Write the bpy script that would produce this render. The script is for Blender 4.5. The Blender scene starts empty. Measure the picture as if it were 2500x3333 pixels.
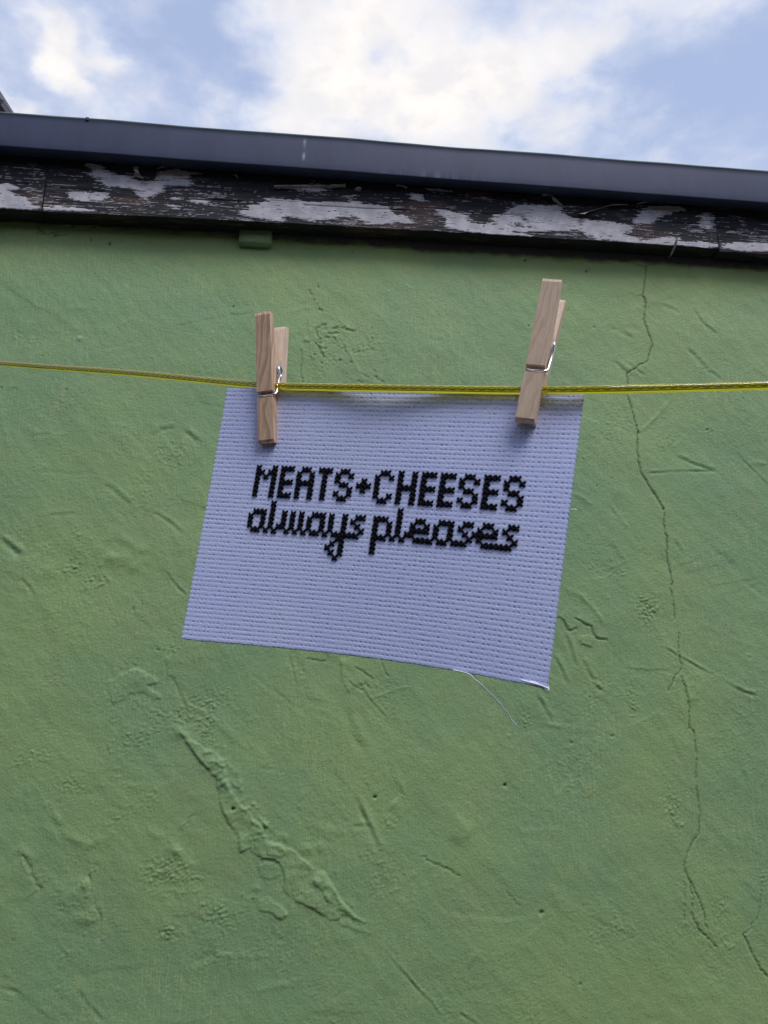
import bpy, bmesh, math, random
import numpy as np
from mathutils import Vector, Matrix

random.seed(7)
rng = np.random.default_rng(7)
S = bpy.context.scene
COL = S.collection

# ------------------------------------------------------------------ camera
F = 2500.0                      # focal length in photograph pixels (2500 x 3333)
CAM_Z = 1.45
PITCH = math.radians(14.0)
cam_d = bpy.data.cameras.new('camera')
cam = bpy.data.objects.new('camera', cam_d)
COL.objects.link(cam)
cam.location = (0, 0, CAM_Z)
cam.rotation_euler = (math.radians(90) + PITCH, 0, 0)
cam_d.sensor_fit = 'VERTICAL'
cam_d.sensor_height = 36.0
cam_d.lens = 36.0 * F / 3333.0
cam_d.clip_start = 0.02
cam_d.clip_end = 500
S.camera = cam

# ------------------------------------------------------------------ light
SUN_EL = math.radians(55)
SUN_AZ = math.radians(148)       # behind the photographer, over the right shoulder, veiled by cloud
SKY_STRENGTH = 0.10
EXPOSURE = 0.42
sun_d = bpy.data.lights.new('sun', 'SUN')
sun_d.energy = 1.5
sun_d.angle = math.radians(27)
sun_d.color = (0.97, 0.98, 1.0)
sun = bpy.data.objects.new('sun', sun_d)
COL.objects.link(sun)
sdir = Vector((math.sin(SUN_AZ) * math.cos(SUN_EL), math.cos(SUN_AZ) * math.cos(SUN_EL), math.sin(SUN_EL)))
sun.rotation_euler = sdir.to_track_quat('Z', 'Y').to_euler()
sun.location = sdir * 30

S.view_settings.view_transform = 'Standard'
S.view_settings.look = 'None'
S.view_settings.exposure = EXPOSURE
S.view_settings.gamma = 1
S.view_settings.use_curve_mapping = False
S.render.engine = 'CYCLES'
S.cycles.use_denoising = True
S.cycles.max_bounces = 10

CP, SP = math.cos(PITCH), math.sin(PITCH)


def ray(px, py):
    """world direction through a photograph pixel, with unit depth along the optical axis"""
    x, y = (px - 1250) / F, -(py - 1666.5) / F
    return Vector((x, CP - y * SP, SP + y * CP))


def at(px, py, d):
    return Vector((0, 0, CAM_Z)) + ray(px, py) * d


# ------------------------------------------------------------------ node helpers
class NT:
    def __init__(s, nt):
        s.nt = nt

    def n(s, t, **kw):
        nd = s.nt.nodes.new(t)
        for k, v in kw.items():
            if hasattr(nd, k) and k not in nd.inputs:
                setattr(nd, k, v)
            else:
                s.put(nd, k, v)
        return nd

    def put(s, nd, k, v):
        i = nd.inputs[k]
        if isinstance(v, bpy.types.NodeSocket):
            s.nt.links.new(v, i)
        elif isinstance(v, bpy.types.Node):
            s.nt.links.new(v.outputs[0], i)
        else:
            if isinstance(v, (tuple, list)) and i.type == 'RGBA' and len(v) == 3:
                v = (*v, 1)
            i.default_value = v

    def math(s, op, a, b=0.0, c=None, clamp=False):
        nd = s.nt.nodes.new('ShaderNodeMath')
        nd.operation = op
        nd.use_clamp = clamp
        s.put(nd, 0, a)
        s.put(nd, 1, b)
        if c is not None:
            s.put(nd, 2, c)
        return nd.outputs[0]

    def vmath(s, op, a, b=(0, 0, 0), out=0):
        nd = s.nt.nodes.new('ShaderNodeVectorMath')
        nd.operation = op
        s.put(nd, 0, a)
        s.put(nd, 1, b)
        return nd.outputs[out]

    def mix(s, f, a, b, mode='MIX'):
        nd = s.nt.nodes.new('ShaderNodeMix')
        nd.data_type = 'RGBA'
        nd.blend_type = mode
        s.put(nd, 0, f)
        s.put(nd, 6, a)
        s.put(nd, 7, b)
        return nd.outputs[2]

    def noise(s, vec, scale, detail=4, rough=.55, dist=0.0):
        nd = s.nt.nodes.new('ShaderNodeTexNoise')
        s.put(nd, 'Vector', vec)
        nd.inputs['Scale'].default_value = scale
        nd.inputs['Detail'].default_value = detail
        nd.inputs['Roughness'].default_value = rough
        nd.inputs['Distortion'].default_value = dist
        return nd.outputs[0]

    def smooth(s, v, a, b, o0=0.0, o1=1.0):
        nd = s.nt.nodes.new('ShaderNodeMapRange')
        nd.interpolation_type = 'SMOOTHSTEP'
        s.put(nd, 0, v)
        for k, x in zip((1, 2, 3, 4), (a, b, o0, o1)):
            nd.inputs[k].default_value = x
        return nd.outputs[0]

    def attr(s, name):
        nd = s.nt.nodes.new('ShaderNodeAttribute')
        nd.attribute_name = name
        return nd.outputs['Fac']

    def scaled(s, vec, sc):
        return s.vmath('MULTIPLY', vec, sc)


def new_mat(name):
    m = bpy.data.materials.new(name)
    m.use_nodes = True
    nt = m.node_tree
    b = nt.nodes['Principled BSDF']
    return m, NT(nt), b


def simple_mat(name, col, rough=.6, metal=0.0, spec=.5):
    m, t, b = new_mat(name)
    o = t.n('ShaderNodeTexCoord').outputs['Object']
    n = t.noise(o, 60, 3)
    c = t.mix(t.smooth(n, .3, .7), tuple(x * .85 for x in col), tuple(min(1, x * 1.12) for x in col))
    t.put(b, 'Base Color', c)
    b.inputs['Roughness'].default_value = rough
    b.inputs['Metallic'].default_value = metal
    b.inputs['Specular IOR Level'].default_value = spec
    return m


# ------------------------------------------------------------------ sky
W = bpy.data.worlds.new('World')
S.world = W
W.use_nodes = True
t = NT(W.node_tree)
bg = W.node_tree.nodes['Background']
sky = t.n('ShaderNodeTexSky')
sky.sky_type = 'NISHITA'
sky.sun_disc = False
sky.sun_elevation = SUN_EL
sky.sun_rotation = SUN_AZ
sky.altitude = 50
sky.air_density = 1.0
sky.dust_density = 1.6
sky.ozone_density = 1.5
gen = t.n('ShaderNodeTexCoord').outputs['Generated']
sep = t.n('ShaderNodeSeparateXYZ', Vector=gen)
zc = t.math('MAXIMUM', sep.outputs['Z'], 0.06)
comb = t.n('ShaderNodeCombineXYZ')
t.put(comb, 0, t.math('DIVIDE', sep.outputs['X'], zc))
t.put(comb, 1, t.math('DIVIDE', sep.outputs['Y'], zc))
pl = comb.outputs[0]            # the cloud layer as a plane overhead


def layer(px, py):
    d = ray(px, py)
    return Vector((d.x / d.z, d.y / d.z, 0))


warp = t.noise(pl, 5.0, 4, .6)
n1 = t.noise(pl, 3.4, 8, .60, .35)
n2 = t.noise(pl, 11.0, 6, .60, .25)
val = t.math('ADD', t.math('MULTIPLY', t.math('SUBTRACT', n1, .5), 1.5), t.math('MULTIPLY', t.math('SUBTRACT', n2, .5), 1.35))
wcol = t.n('ShaderNodeTexNoise', Vector=pl)
wcol.inputs['Scale'].default_value = 6
wcol.inputs['Detail'].default_value = 5
wv = t.vmath('MULTIPLY', t.vmath('SUBTRACT', wcol.outputs['Color'], (.5, .5, .5)), (.30, .30, 0))
plw = t.vmath('ADD', pl, wv)
# cloud banks (photograph x, y, half width, half height, weight)
BANKS = [(1420, 120, 480, 330, .75), (1050, 130, 260, 230, .55), (1080, 370, 330, 170, .50), (1560, 330, 330, 220, .60),
         (1900, 370, 150, 110, .35), (2020, 100, 240, 190, .35), (2230, 20, 220, 80, .25), (195, 170, 95, 125, .95),
         (340, 120, 80, 70, .55), (20, 290, 70, 90, .60), (430, 330, 130, 60, .40), (820, 370, 170, 70, .40),
         (1235, 175, 110, 70, -.55), (680, 150, 150, 200, -.45), (1990, 250, 110, 110, -.30), (2330, 260, 330, 180, -.50),
         (560, 60, 160, 130, -.30), (350, 10, 200, 60, .10), (1290, 300, 60, 50, -.20)]
for (px, py, rx, ry, wgt) in BANKS:
    c0 = layer(px, py)
    ex = (layer(px + rx, py) - c0).length
    ey = (layer(px, py + ry) - c0).length
    off = t.vmath('SUBTRACT', plw, tuple(c0))
    dd = t.vmath('LENGTH', t.vmath('MULTIPLY', off, (1 / ex, 1 / ey, 0)), out=1)
    val = t.math('ADD', val, t.math('MULTIPLY', t.smooth(dd, 0.0, 1.5, 1.0, 0.0), wgt))
dens = t.smooth(val, -.46, .92)
SKYTOP = .815 / SKY_STRENGTH
core = t.smooth(val, .1, 1.1)
ccol = t.mix(core, tuple(x * SKYTOP for x in (.76, .80, .92)), tuple(x * SKYTOP for x in (.97, .925, .885)))
ccol = t.mix(t.math('MULTIPLY', t.smooth(n2, .35, .65), .5), ccol, tuple(x * SKYTOP for x in (.66, .68, .76)))
blue = t.mix(.6, sky.outputs[0], tuple(x * SKYTOP for x in (.55, .66, .95)))
allsky = t.mix(dens, blue, ccol)
t.put(bg, 'Color', allsky)
bg.inputs['Strength'].default_value = SKY_STRENGTH

# ------------------------------------------------------------------ object helpers


def tag(o, label=None, cat=None, group=None, kind=None):
    if label: o['label'] = label
    if cat: o['category'] = cat
    if group: o['group'] = group
    if kind: o['kind'] = kind
    return o


def empty(name, loc=(0, 0, 0), rz=0.0, mw=None):
    o = bpy.data.objects.new(name, None)
    COL.objects.link(o)
    o.empty_display_size = .05
    if mw is not None:
        o.matrix_world = mw
    else:
        o.location = loc
        o.rotation_euler = (0, 0, rz)
    return o


def link(name, me, mat=None, parent=None):
    o = bpy.data.objects.new(name, me)
    COL.objects.link(o)
    if mat and not me.materials:
        me.materials.append(mat)
    if parent:
        o.parent = parent
    return o


def np_mesh(name, V, Fq, smooth=False, attrs=None):
    V = np.asarray(V, dtype=np.float32)
    Fq = np.asarray(Fq, dtype=np.int32)
    k = Fq.shape[1]
    me = bpy.data.meshes.new(name)
    me.vertices.add(len(V))
    me.vertices.foreach_set('co', V.ravel())
    me.loops.add(Fq.size)
    me.loops.foreach_set('vertex_index', Fq.ravel())
    me.polygons.add(len(Fq))
    me.polygons.foreach_set('loop_start', np.arange(0, Fq.size, k, dtype=np.int32))
    me.polygons.foreach_set('loop_total', np.full(len(Fq), k, dtype=np.int32))
    if smooth:
        me.polygons.foreach_set('use_smooth', np.ones(len(Fq), dtype=bool))
    me.update(calc_edges=True)
    for nm, a in (attrs or {}).items():
        at_ = me.attributes.new(nm, 'FLOAT', 'POINT')
        at_.data.foreach_set('value', np.asarray(a, dtype=np.float32).ravel())
    me.validate()
    return me


def grid_faces(nx, ny, flip=False):
    """vertices indexed j*nx+i"""
    i, j = np.meshgrid(np.arange(nx - 1), np.arange(ny - 1))
    a = (j * nx + i).ravel()
    q = np.stack([a, a + 1, a + nx + 1, a + nx], 1)
    return q[:, ::-1] if flip else q


def bm_obj(name, bm, mat, parent=None, smooth=False):
    me = bpy.data.meshes.new(name)
    bmesh.ops.recalc_face_normals(bm, faces=bm.faces[:])
    bm.to_mesh(me)
    bm.free()
    if smooth:
        me.polygons.foreach_set('use_smooth', np.ones(len(me.polygons), dtype=bool))
    return link(name, me, mat, parent)


def add_box(bm, x0, x1, y0, y1, z0, z1):
    vs = [bm.verts.new((x, y, z)) for x in (x0, x1) for y in (y0, y1) for z in (z0, z1)]
    for f in ((0, 1, 3, 2), (4, 6, 7, 5), (0, 4, 5, 1), (2, 3, 7, 6), (0, 2, 6, 4), (1, 5, 7, 3)):
        bm.faces.new([vs[i] for i in f])
    return vs


def tube_mesh(name, pts, r, sides=8, closed_ends=True, radii=None):
    pts = [Vector(p) for p in pts]
    n = len(pts)
    V, Fq = [], []
    tan = (pts[1] - pts[0]).normalized()
    up = tan.orthogonal().normalized()
    for i, p in enumerate(pts):
        tn = (pts[min(i + 1, n - 1)] - pts[max(i - 1, 0)]).normalized()
        up = (up - tn * up.dot(tn)).normalized()
        sd = tn.cross(up)
        rr = radii[i] if radii is not None else r
        for k in range(sides):
            a = 2 * math.pi * k / sides
            V.append(p + (up * math.cos(a) + sd * math.sin(a)) * rr)
    for i in range(n - 1):
        for k in range(sides):
            k2 = (k + 1) % sides
            Fq.append((i * sides + k, i * sides + k2, (i + 1) * sides + k2, (i + 1) * sides + k))
    me = bpy.data.meshes.new(name)
    fs = [tuple(f) for f in Fq]
    if closed_ends:
        fs.append(tuple(range(sides))[::-1])
        fs.append(tuple(range((n - 1) * sides, n * sides)))
    me.from_pydata([tuple(v) for v in V], [], fs)
    me.polygons.foreach_set('use_smooth', np.ones(len(me.polygons), dtype=bool))
    me.update()
    return me


# ------------------------------------------------------------------ numpy noise
_perm = rng.permutation(4096)
_g = rng.uniform(0, 2 * np.pi, 4096)
_gx, _gy = np.cos(_g), np.sin(_g)


def perlin(x, y):
    xi, yi = np.floor(x).astype(int), np.floor(y).astype(int)
    xf, yf = x - xi, y - yi
    u = xf * xf * xf * (xf * (xf * 6 - 15) + 10)
    v = yf * yf * yf * (yf * (yf * 6 - 15) + 10)

    def g(ix, iy, dx, dy):
        h = _perm[(_perm[ix & 4095] + iy) & 4095]
        return _gx[h] * dx + _gy[h] * dy
    a = g(xi, yi, xf, yf)
    b = g(xi + 1, yi, xf - 1, yf)
    c = g(xi, yi + 1, xf, yf - 1)
    d = g(xi + 1, yi + 1, xf - 1, yf - 1)
    return (a + (b - a) * u) * (1 - v) + (c + (d - c) * u) * v


def fbm(x, y, oct=4, gain=.5):
    s, a = 0, 1.0
    for o in range(oct):
        s = s + a * perlin(x * 2 ** o + 17.3 * o, y * 2 ** o + 5.1 * o)
        a *= gain
    return s


def sstep(a, b, x):
    q = np.clip((x - a) / (b - a), 0, 1)
    return q * q * (3 - 2 * q)


# ------------------------------------------------------------------ wall frame
YAW = math.radians(6.0)
WALL_D = 1.30
# the building's own frame: x along the wall, -y out of it towards the yard, z up
BMAT = Matrix.Translation((0, WALL_D, 0)) @ Matrix.Rotation(YAW, 4, 'Z')
BINV = BMAT.inverted()
O_L = BINV @ Vector((0, 0, CAM_Z))


def on_wall(px, py, w=0.0):
    """(u, z) where the sight line through a photograph pixel meets the plane w metres in front of the wall"""
    d = BINV.to_3x3() @ ray(px, py)
    k = (-w - O_L.y) / d.y
    q = O_L + d * k
    return q.x, q.z


building = empty('outbuilding', mw=BMAT)
tag(building, 'lime green rendered outbuilding wall with peeling black fascia boards under a grey gutter', 'building')


# ---------------------------------------------------------------- wall material
def wall_material():
    m, t, b = new_mat('lime_paint_on_render')
    o = t.n('ShaderNodeTexCoord').outputs['Object']
    big = t.noise(o, 2.6, 4, .6)
    mid = t.noise(o, 11, 5, .6)
    c = t.mix(t.smooth(big, .36, .64), (.200, .336, .170), (.274, .394, .156))
    c = t.mix(t.math('MULTIPLY', t.smooth(mid, .50, .72), .5), c, (.290, .358, .172))
    # dry brushed second coat: fine strokes, mostly upright, in patches
    so = t.scaled(o, (1, 1, .10))
    st = t.noise(so, 330, 3, .65)
    so2 = t.n('ShaderNodeMapping', Vector=o)
    so2.inputs['Rotation'].default_value = (0, math.radians(38), 0)
    st2 = t.noise(t.scaled(so2.outputs[0], (1, 1, .10)), 300, 3, .65)
    patch = t.smooth(t.noise(o, 4.2, 4, .6), .44, .62)
    patch2 = t.smooth(t.noise(t.vmath('ADD', o, (3, 1, 7)), 3.4, 4, .6), .48, .64)
    k = t.math('MULTIPLY', t.smooth(st, .50, .66), patch)
    k2 = t.math('MULTIPLY', t.smooth(st2, .56, .70), patch2)
    c = t.mix(t.math('MULTIPLY', k, .55), c, (.430, .490, .205))
    c = t.mix(t.math('MULTIPLY', k2, .45), c, (.420, .490, .205))
    fine = t.noise(o, 420, 4, .7)
    c = t.mix(.30, c, t.mix(t.smooth(fine, .35, .65), (.195, .315, .13), (.345, .45, .20)))
    c = t.mix(t.math('MULTIPLY', t.attr('olive'), .75), c, (.330, .395, .105))
    # grime in cracks, bare mortar along the top
    c = t.mix(t.attr('bare'), c, (.20, .17, .16))
    c = t.mix(t.attr('pale'), c, (.46, .50, .46))
    c = t.mix(t.attr('dirt'), c, (.030, .036, .018))
    t.put(b, 'Base Color', c)
    b.inputs['Roughness'].default_value = .55
    b.inputs['Specular IOR Level'].default_value = .35
    h = t.math('ADD', t.math('ADD', t.math('MULTIPLY', t.noise(o, 700, 4, .7), .5), t.math('MULTIPLY', st, .8)), t.math('MULTIPLY', t.noise(o, 240, 4, .7), 1.6))
    bp = t.n('ShaderNodeBump', Height=h)
    bp.inputs['Strength'].default_value = .5
    bp.inputs['Distance'].default_value = .0016
    t.put(b, 'Normal', bp)
    return m


# ---------------------------------------------------------------- the wall as a relief
u_lo = min(on_wall(0, 3333)[0], on_wall(0, 700)[0]) - .10
u_hi = max(on_wall(2500, 3333)[0], on_wall(2500, 800)[0]) + .10
z_lo = min(on_wall(0, 3333)[1], on_wall(2500, 3333)[1]) - .06
z_hi = max(on_wall(0, 640)[1], on_wall(2500, 760)[1]) + .03
STEP = .0019
us = np.concatenate([np.linspace(-4.2, u_lo, 26)[:-1], np.arange(u_lo, u_hi, STEP), np.linspace(u_hi, 4.2, 26)])
zs = np.concatenate([np.linspace(-.05, z_lo, 22)[:-1], np.arange(z_lo, z_hi, STEP), np.linspace(z_hi, z_hi + .12, 6)])
U, Z = np.meshgrid(us, zs)
H = np.zeros_like(U)            # metres out of the wall
DIRT = np.zeros_like(U)
PALE = np.zeros_like(U)

H += .0035 * fbm(U * 2.2, Z * 2.2, 3)
H += .0016 * fbm(U * 8 + 4, Z * 8, 3)
H += .00026 * fbm((U + .6 * Z) * 70, (Z - .6 * U) * 70, 3, .6)
H += .00046 * np.abs(fbm((U - .4 * Z) * 190, (Z + .4 * U) * 190, 2, .6)) * sstep(-.4, .3, fbm(U * 6 + 2, Z * 6, 3))
H += .00042 * fbm((U - Z) * 9, (U + Z) * 30, 4, .6) + .00034 * fbm((U + .5 * Z) * 36 + 3, (Z - .5 * U) * 14, 3, .6)
H += .00037 * sstep(-.5, .4, fbm(U * 4 + 8, Z * 4 + 2, 3)) * fbm((U + .3 * Z) * 330, (Z - .3 * U) * 330, 2, .6)
WX = .0034 * fbm(U * 55 + 9, Z * 55 + 3, 4, .62)      # wobble for drawn outlines
WZ = .0034 * fbm(U * 55 + 31, Z * 55 + 77, 4, .62)
HV = np.clip(.75 + .9 * fbm(U * 34 + 5, Z * 34 + 8, 2), .15, 1.5)   # edges come and go along their length


def window(pts, pad):
    a = np.array(pts)
    i0, i1 = np.searchsorted(us, [a[:, 0].min() - pad, a[:, 0].max() + pad])
    j0, j1 = np.searchsorted(zs, [a[:, 1].min() - pad, a[:, 1].max() + pad])
    return np.s_[j0:j1, i0:i1]


def seg_dist(x, y, pts):
    """distance to a polyline, signed by side (left of travel positive), and position along it 0..1"""
    best = np.full(x.shape, 1e9)
    side = np.ones(x.shape)
    along = np.zeros(x.shape)
    L = [0.0]
    for a, b in zip(pts[:-1], pts[1:]):
        L.append(L[-1] + math.hypot(b[0] - a[0], b[1] - a[1]))
    for k, (a, b) in enumerate(zip(pts[:-1], pts[1:])):
        ex, ey = b[0] - a[0], b[1] - a[1]
        l2 = ex * ex + ey * ey + 1e-12
        tt = np.clip(((x - a[0]) * ex + (y - a[1]) * ey) / l2, 0, 1)
        dx, dy = x - a[0] - tt * ex, y - a[1] - tt * ey
        d = np.hypot(dx, dy)
        mk = d < best
        best = np.where(mk, d, best)
        side = np.where(mk, np.sign(ex * dy - ey * dx), side)
        along = np.where(mk, (L[k] + tt * (L[k + 1] - L[k])) / L[-1], along)
    return best, side, along


def crop(ox, oy, s, pts):
    return [(ox + x / s, oy + y / s) for x, y in pts]


def W2(pts):
    return [on_wall(x, y) for x, y in pts]


def densify(pts, amp, n=5):
    """a broken, hand-torn version of a polyline"""
    out = [pts[0]]
    for a, b in zip(pts[:-1], pts[1:]):
        for i in range(1, n + 1):
            k = i / n
            j = amp if i < n else 0
            out.append((a[0] + (b[0] - a[0]) * k + random.gauss(0, j), a[1] + (b[1] - a[1]) * k + random.gauss(0, j)))
    return out


def crack(pix, width=.0011, depth=.003, dark=.8, amp=.0011):
    pts = densify(densify(W2(pix), amp, 4), amp * .45, 2)
    w = window(pts, .012)
    d, s, al = seg_dist(U[w], Z[w], pts)
    wd = .74 * width * (.65 + .8 * (.5 + fbm(al * 14, al * 0 + len(pts), 2)))
    p = np.exp(-(d / np.maximum(wd, 3e-4)) ** 2)
    H[w] -= depth * p
    DIRT[w] = np.maximum(DIRT[w], dark * .52 * p)
    # one lip stands a little proud
    H[w] += .0005 * np.exp(-d / .006) * (s > 0)


def groove(pix, width=.003, depth=.0012, lip=.0008, dark=0.0):
    pts = W2(pix)
    w = window(pts, .03)
    d, s, al = seg_dist(U[w] + WX[w] * .3, Z[w] + WZ[w] * .3, pts)
    fade = sstep(0, .15, al) * sstep(1, .85, al) * .8 + .2
    H[w] += HV[w] * fade * (-depth * np.exp(-(d / width) ** 2) + lip * np.exp(-((d - 1.9 * width) / (1.1 * width)) ** 2) * (s > 0))
    if dark:
        DIRT[w] = np.maximum(DIRT[w], dark * fade * np.exp(-(d / (width * .6)) ** 2))


def ridge(pix, width=.004, height=.0014):
    pts = W2(pix)
    w = window(pts, .03)
    d, s, al = seg_dist(U[w] + WX[w] * .4, Z[w] + WZ[w] * .4, pts)
    H[w] += HV[w] * height * np.exp(-(d / width) ** 2) * (sstep(0, .2, al) * sstep(1, .8, al))


def step(pix, height=.0016, decay=.022, left=True):
    """the edge of a trowelled layer: sharp on one side, feathering out on the other"""
    pts = densify(W2(pix), .0008, 3)
    w = window(pts, decay * 3)
    d, s, al = seg_dist(U[w] + WX[w] * .25, Z[w] + WZ[w] * .25, pts)
    sd = d * s * (1 if left else -1)
    fade = sstep(0, .12, al) * sstep(1, .88, al)
    H[w] += HV[w] * height * fade * np.exp(-np.maximum(sd, 0) / decay) * sstep(-.0016, .0006, sd) * (d < decay * 2.8)


def raised(pix, height=.0018, edge=.0016, rough=.0003):
    pts = W2(pix)
    w = window(pts, .012)
    x, y = U[w] + WX[w], Z[w] + WZ[w]
    ins = np.zeros(x.shape, bool)
    q = pts + [pts[0]]
    for a, b in zip(q[:-1], q[1:]):
        cnd = ((a[1] > y) != (b[1] > y))
        xx = (b[0] - a[0]) * (y - a[1]) / (b[1] - a[1] + 1e-12) + a[0]
        ins ^= cnd & (x < xx)
    d, _, _ = seg_dist(x, y, q)
    sd = np.where(ins, d, -d)
    k = sstep(-edge, edge, sd)
    H[w] += k * (HV[w] * height * (1 + .25 * np.exp(-np.abs(sd) / .004)) + rough * fbm(x * 150, y * 150, 2))


def stipple(px, py, rx, ry, amp=.0009):
    c = on_wall(px, py)
    ex = 1.45 * abs(on_wall(px + rx, py)[0] - c[0])
    ez = 1.45 * abs(on_wall(px, py + ry)[1] - c[1])
    w = window([(c[0] - ex, c[1] - ez), (c[0] + ex, c[1] + ez)], .02)
    x, y = U[w], Z[w]
    r = np.hypot((x - c[0]) / ex, (y - c[1]) / ez) + .5 * fbm(x * 30, y * 30, 2)
    k = sstep(1.1, .0, r)
    q = fbm(x * 120 + .4 * y * 120, y * 150 - x * 40, 3, .65)
    H[w] += k * amp * 1.15 * (np.abs(q) * 2.0 - .4)


def pit(px, py, r=.0022, depth=.004, dark=.9):
    r *= random.uniform(.62, .85)
    ax = random.uniform(.7, 1.4)
    c = on_wall(px, py)
    w = window([c], r * 4)
    d = np.hypot((U[w] - c[0]) * ax + WX[w] * .6, (Z[w] - c[1]) / ax + WZ[w] * .6)
    p = np.exp(-(d / r) ** 2)
    H[w] -= depth * p
    DIRT[w] = np.maximum(DIRT[w], dark * np.exp(-(d / (r * .8)) ** 2))


def bump(px, py, r=.004, h=.002):
    c = on_wall(px, py)
    w = window([c], r * 4)
    d = np.hypot(U[w] - c[0] + WX[w] * 1.2, Z[w] - c[1] + WZ[w] * 1.2)
    H[w] += h * HV[w] * np.exp(-(d / r) ** 2)


def scrape(px, py, r=4, pale=.5):
    c = on_wall(px, py)
    w = window([c], .012)
    d = np.hypot(U[w] - c[0] + WX[w] * .8, Z[w] - c[1] + WZ[w] * .8)
    PALE[w] = np.maximum(PALE[w], pale * np.exp(-(d / (r * .00055)) ** 2))


A = lambda p: crop(250, 2100, 1.508, p)
B = lambda p: crop(700, 850, 2.765, p)
C_ = lambda p: crop(1700, 800, 1.844, p)
D = lambda p: crop(1700, 1900, 1.544, p)
E_ = lambda p: crop(0, 2500, 1.843, p)
F_ = lambda p: crop(900, 2400, 1.659, p)
G = lambda p: crop(0, 1700, 1.843, p)
L_ = lambda p: crop(0, 850, 1.508, p)
T1 = lambda p: crop(1600, 400, 1.843, p)

# broad trowel sweeps first: faint arcs all over
for i in range(260):
    px, py = random.uniform(-100, 2600), random.uniform(860, 3400)
    a = random.choice([random.gauss(.75, .25), random.gauss(1.15, .2), random.gauss(2.6, .3), random.gauss(.1, .2)])
    ln = random.uniform(60, 260)
    cv = random.gauss(0, .12)
    pts = [(px + ln * k * math.cos(a + cv * k), py + ln * k * math.sin(a + cv * k)) for k in np.linspace(0, 1, 5)]
    r = random.random()
    if r < .40:
        groove(pts, random.uniform(.0025, .007), random.uniform(.00012, .0004), random.uniform(.0001, .0003))
    elif r < .75:
        ridge(pts, random.uniform(.003, .012), random.uniform(.0002, .0006))
    else:
        step(pts, random.uniform(.0003, .0007), random.uniform(.012, .03), random.random() < .5)
for i in range(90):
    stipple(random.uniform(0, 2500), random.uniform(1300, 3333), random.uniform(40, 150), random.uniform(40, 120), random.uniform(.0002, .0006))
for i in range(26):
    pit(random.uniform(0, 2500), random.uniform(860, 3333), random.uniform(.0008, .0015), .002, random.uniform(.2, .6))
for i in range(14):
    bump(random.uniform(0, 2500), random.uniform(1200, 3333), random.uniform(.0018, .004), random.uniform(.0006, .0014))
for i in range(10):
    scrape(random.uniform(0, 2500), random.uniform(860, 2300), random.uniform(3, 6), random.uniform(.2, .5))

# the long raised seam, lower left
raised(A([(505, 425), (550, 490), (590, 545), (615, 580), (660, 622), (685, 640), (690, 690), (705, 760), (715, 810), (740, 865), (770, 900),
          (795, 925), (800, 970), (808, 1010), (850, 1000), (885, 1030), (930, 1045), (990, 1060), (1020, 1120), (1010, 1190), (1050, 1240), (1100, 1265),
          (1150, 1285), (1190, 1310), (1230, 1340), (1280, 1345), (1300, 1320), (1350, 1335), (1415, 1360), (1340, 1300), (1300, 1250), (1260, 1190), (1220, 1110), (1165, 1095),
          (1110, 1050), (1060, 1012), (1000, 975), (940, 968), (920, 900), (870, 855), (830, 800), (760, 715), (735, 670), (725, 600),
          (720, 565), (690, 535), (650, 518), (615, 500), (560, 465), (530, 428)]), .0022, .0011, .0008)
raised(A([(1155, 1110), (1160, 1150), (1200, 1210), (1240, 1260), (1300, 1300), (1390, 1345), (1330, 1290), (1290, 1240), (1250, 1180), (1215, 1115)]), .0016, .0011)
raised(A([(890, 1255), (930, 1230), (1000, 1275), (1040, 1330), (1000, 1342), (940, 1312), (900, 1300)]), .0016, .0011)
raised(A([(930, 990), (960, 960), (1010, 985), (1030, 1020), (1000, 1042), (940, 1022)]), .0013, .0011)
raised(A([(895, 1085), (930, 1060), (985, 1075), (1000, 1130), (940, 1152), (895, 1130)]), .0010, .0011)
raised(A([(160, 262), (150, 180), (220, 140), (300, 118), (370, 150), (400, 180), (340, 200), (410, 255), (380, 270), (330, 228), (262, 238), (235, 268), (180, 280)]), .0014, .0013)
raised(A([(1280, 1350), (1320, 1345), (1390, 1385), (1450, 1410), (1380, 1400), (1300, 1375)]), .001, .0014)
step(A([(500, 425), (550, 488), (590, 545), (660, 622)]), .0016, .02, True)
bump(*A([(505, 425)])[0], .009, .0030)
for q in [(720, 500), (620, 325), (1330, 225), (1345, 1275), (1330, 1250), (905, 880), (955, 1345), (1120, 995), (1030, 940), (1195, 990), (865, 1245), (820, 1215), (880, 1190), (525, 890), (1095, 795), (1105, 740)]:
    bump(*A([q])[0], random.uniform(.003, .006), random.uniform(.0014, .0024))
for i in range(90):            # crumbs along the seam
    k = random.random()
    x, y = 640 + 330 * k + random.gauss(0, 26), 500 + 470 * k + random.gauss(0, 26)
    bump(*A([(x, y)])[0], random.uniform(.0018, .004), random.uniform(.0008, .002))
for c in [(560, 330, 110, 90, .0013), (640, 440, 60, 70, .0013), (200, 620, 70, 60, .0010), (420, 1090, 170, 90, .0010), (1530, 870, 55, 45, .0011),
          (1540, 1150, 120, 170, .0009), (450, 1410, 70, 40, .001), (430, 340, 90, 70, .001), (330, 470, 90, 70, .0008), (650, 240, 110, 60, .0009),
          (250, 100, 80, 50, .001), (750, 1300, 110, 70, .0008), (1100, 160, 40, 80, .0008)]:
    p = A([(c[0], c[1])])[0]
    stipple(p[0], p[1], c[2] / 1.508, c[3] / 1.508, c[4])
pit(*A([(770, 800)])[0], .0030, .007, 1)
pit(*A([(764, 808)])[0], .0026, .006, 1)
pit(*A([(1463, 747)])[0], .0022, .004, .8)
groove(A([(1310, 300), (1345, 410), (1400, 525)]), .006, .0012, .0010)
groove(A([(1360, 730), (1425, 880), (1490, 1020)]), .004, .0009, .0011)
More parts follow.
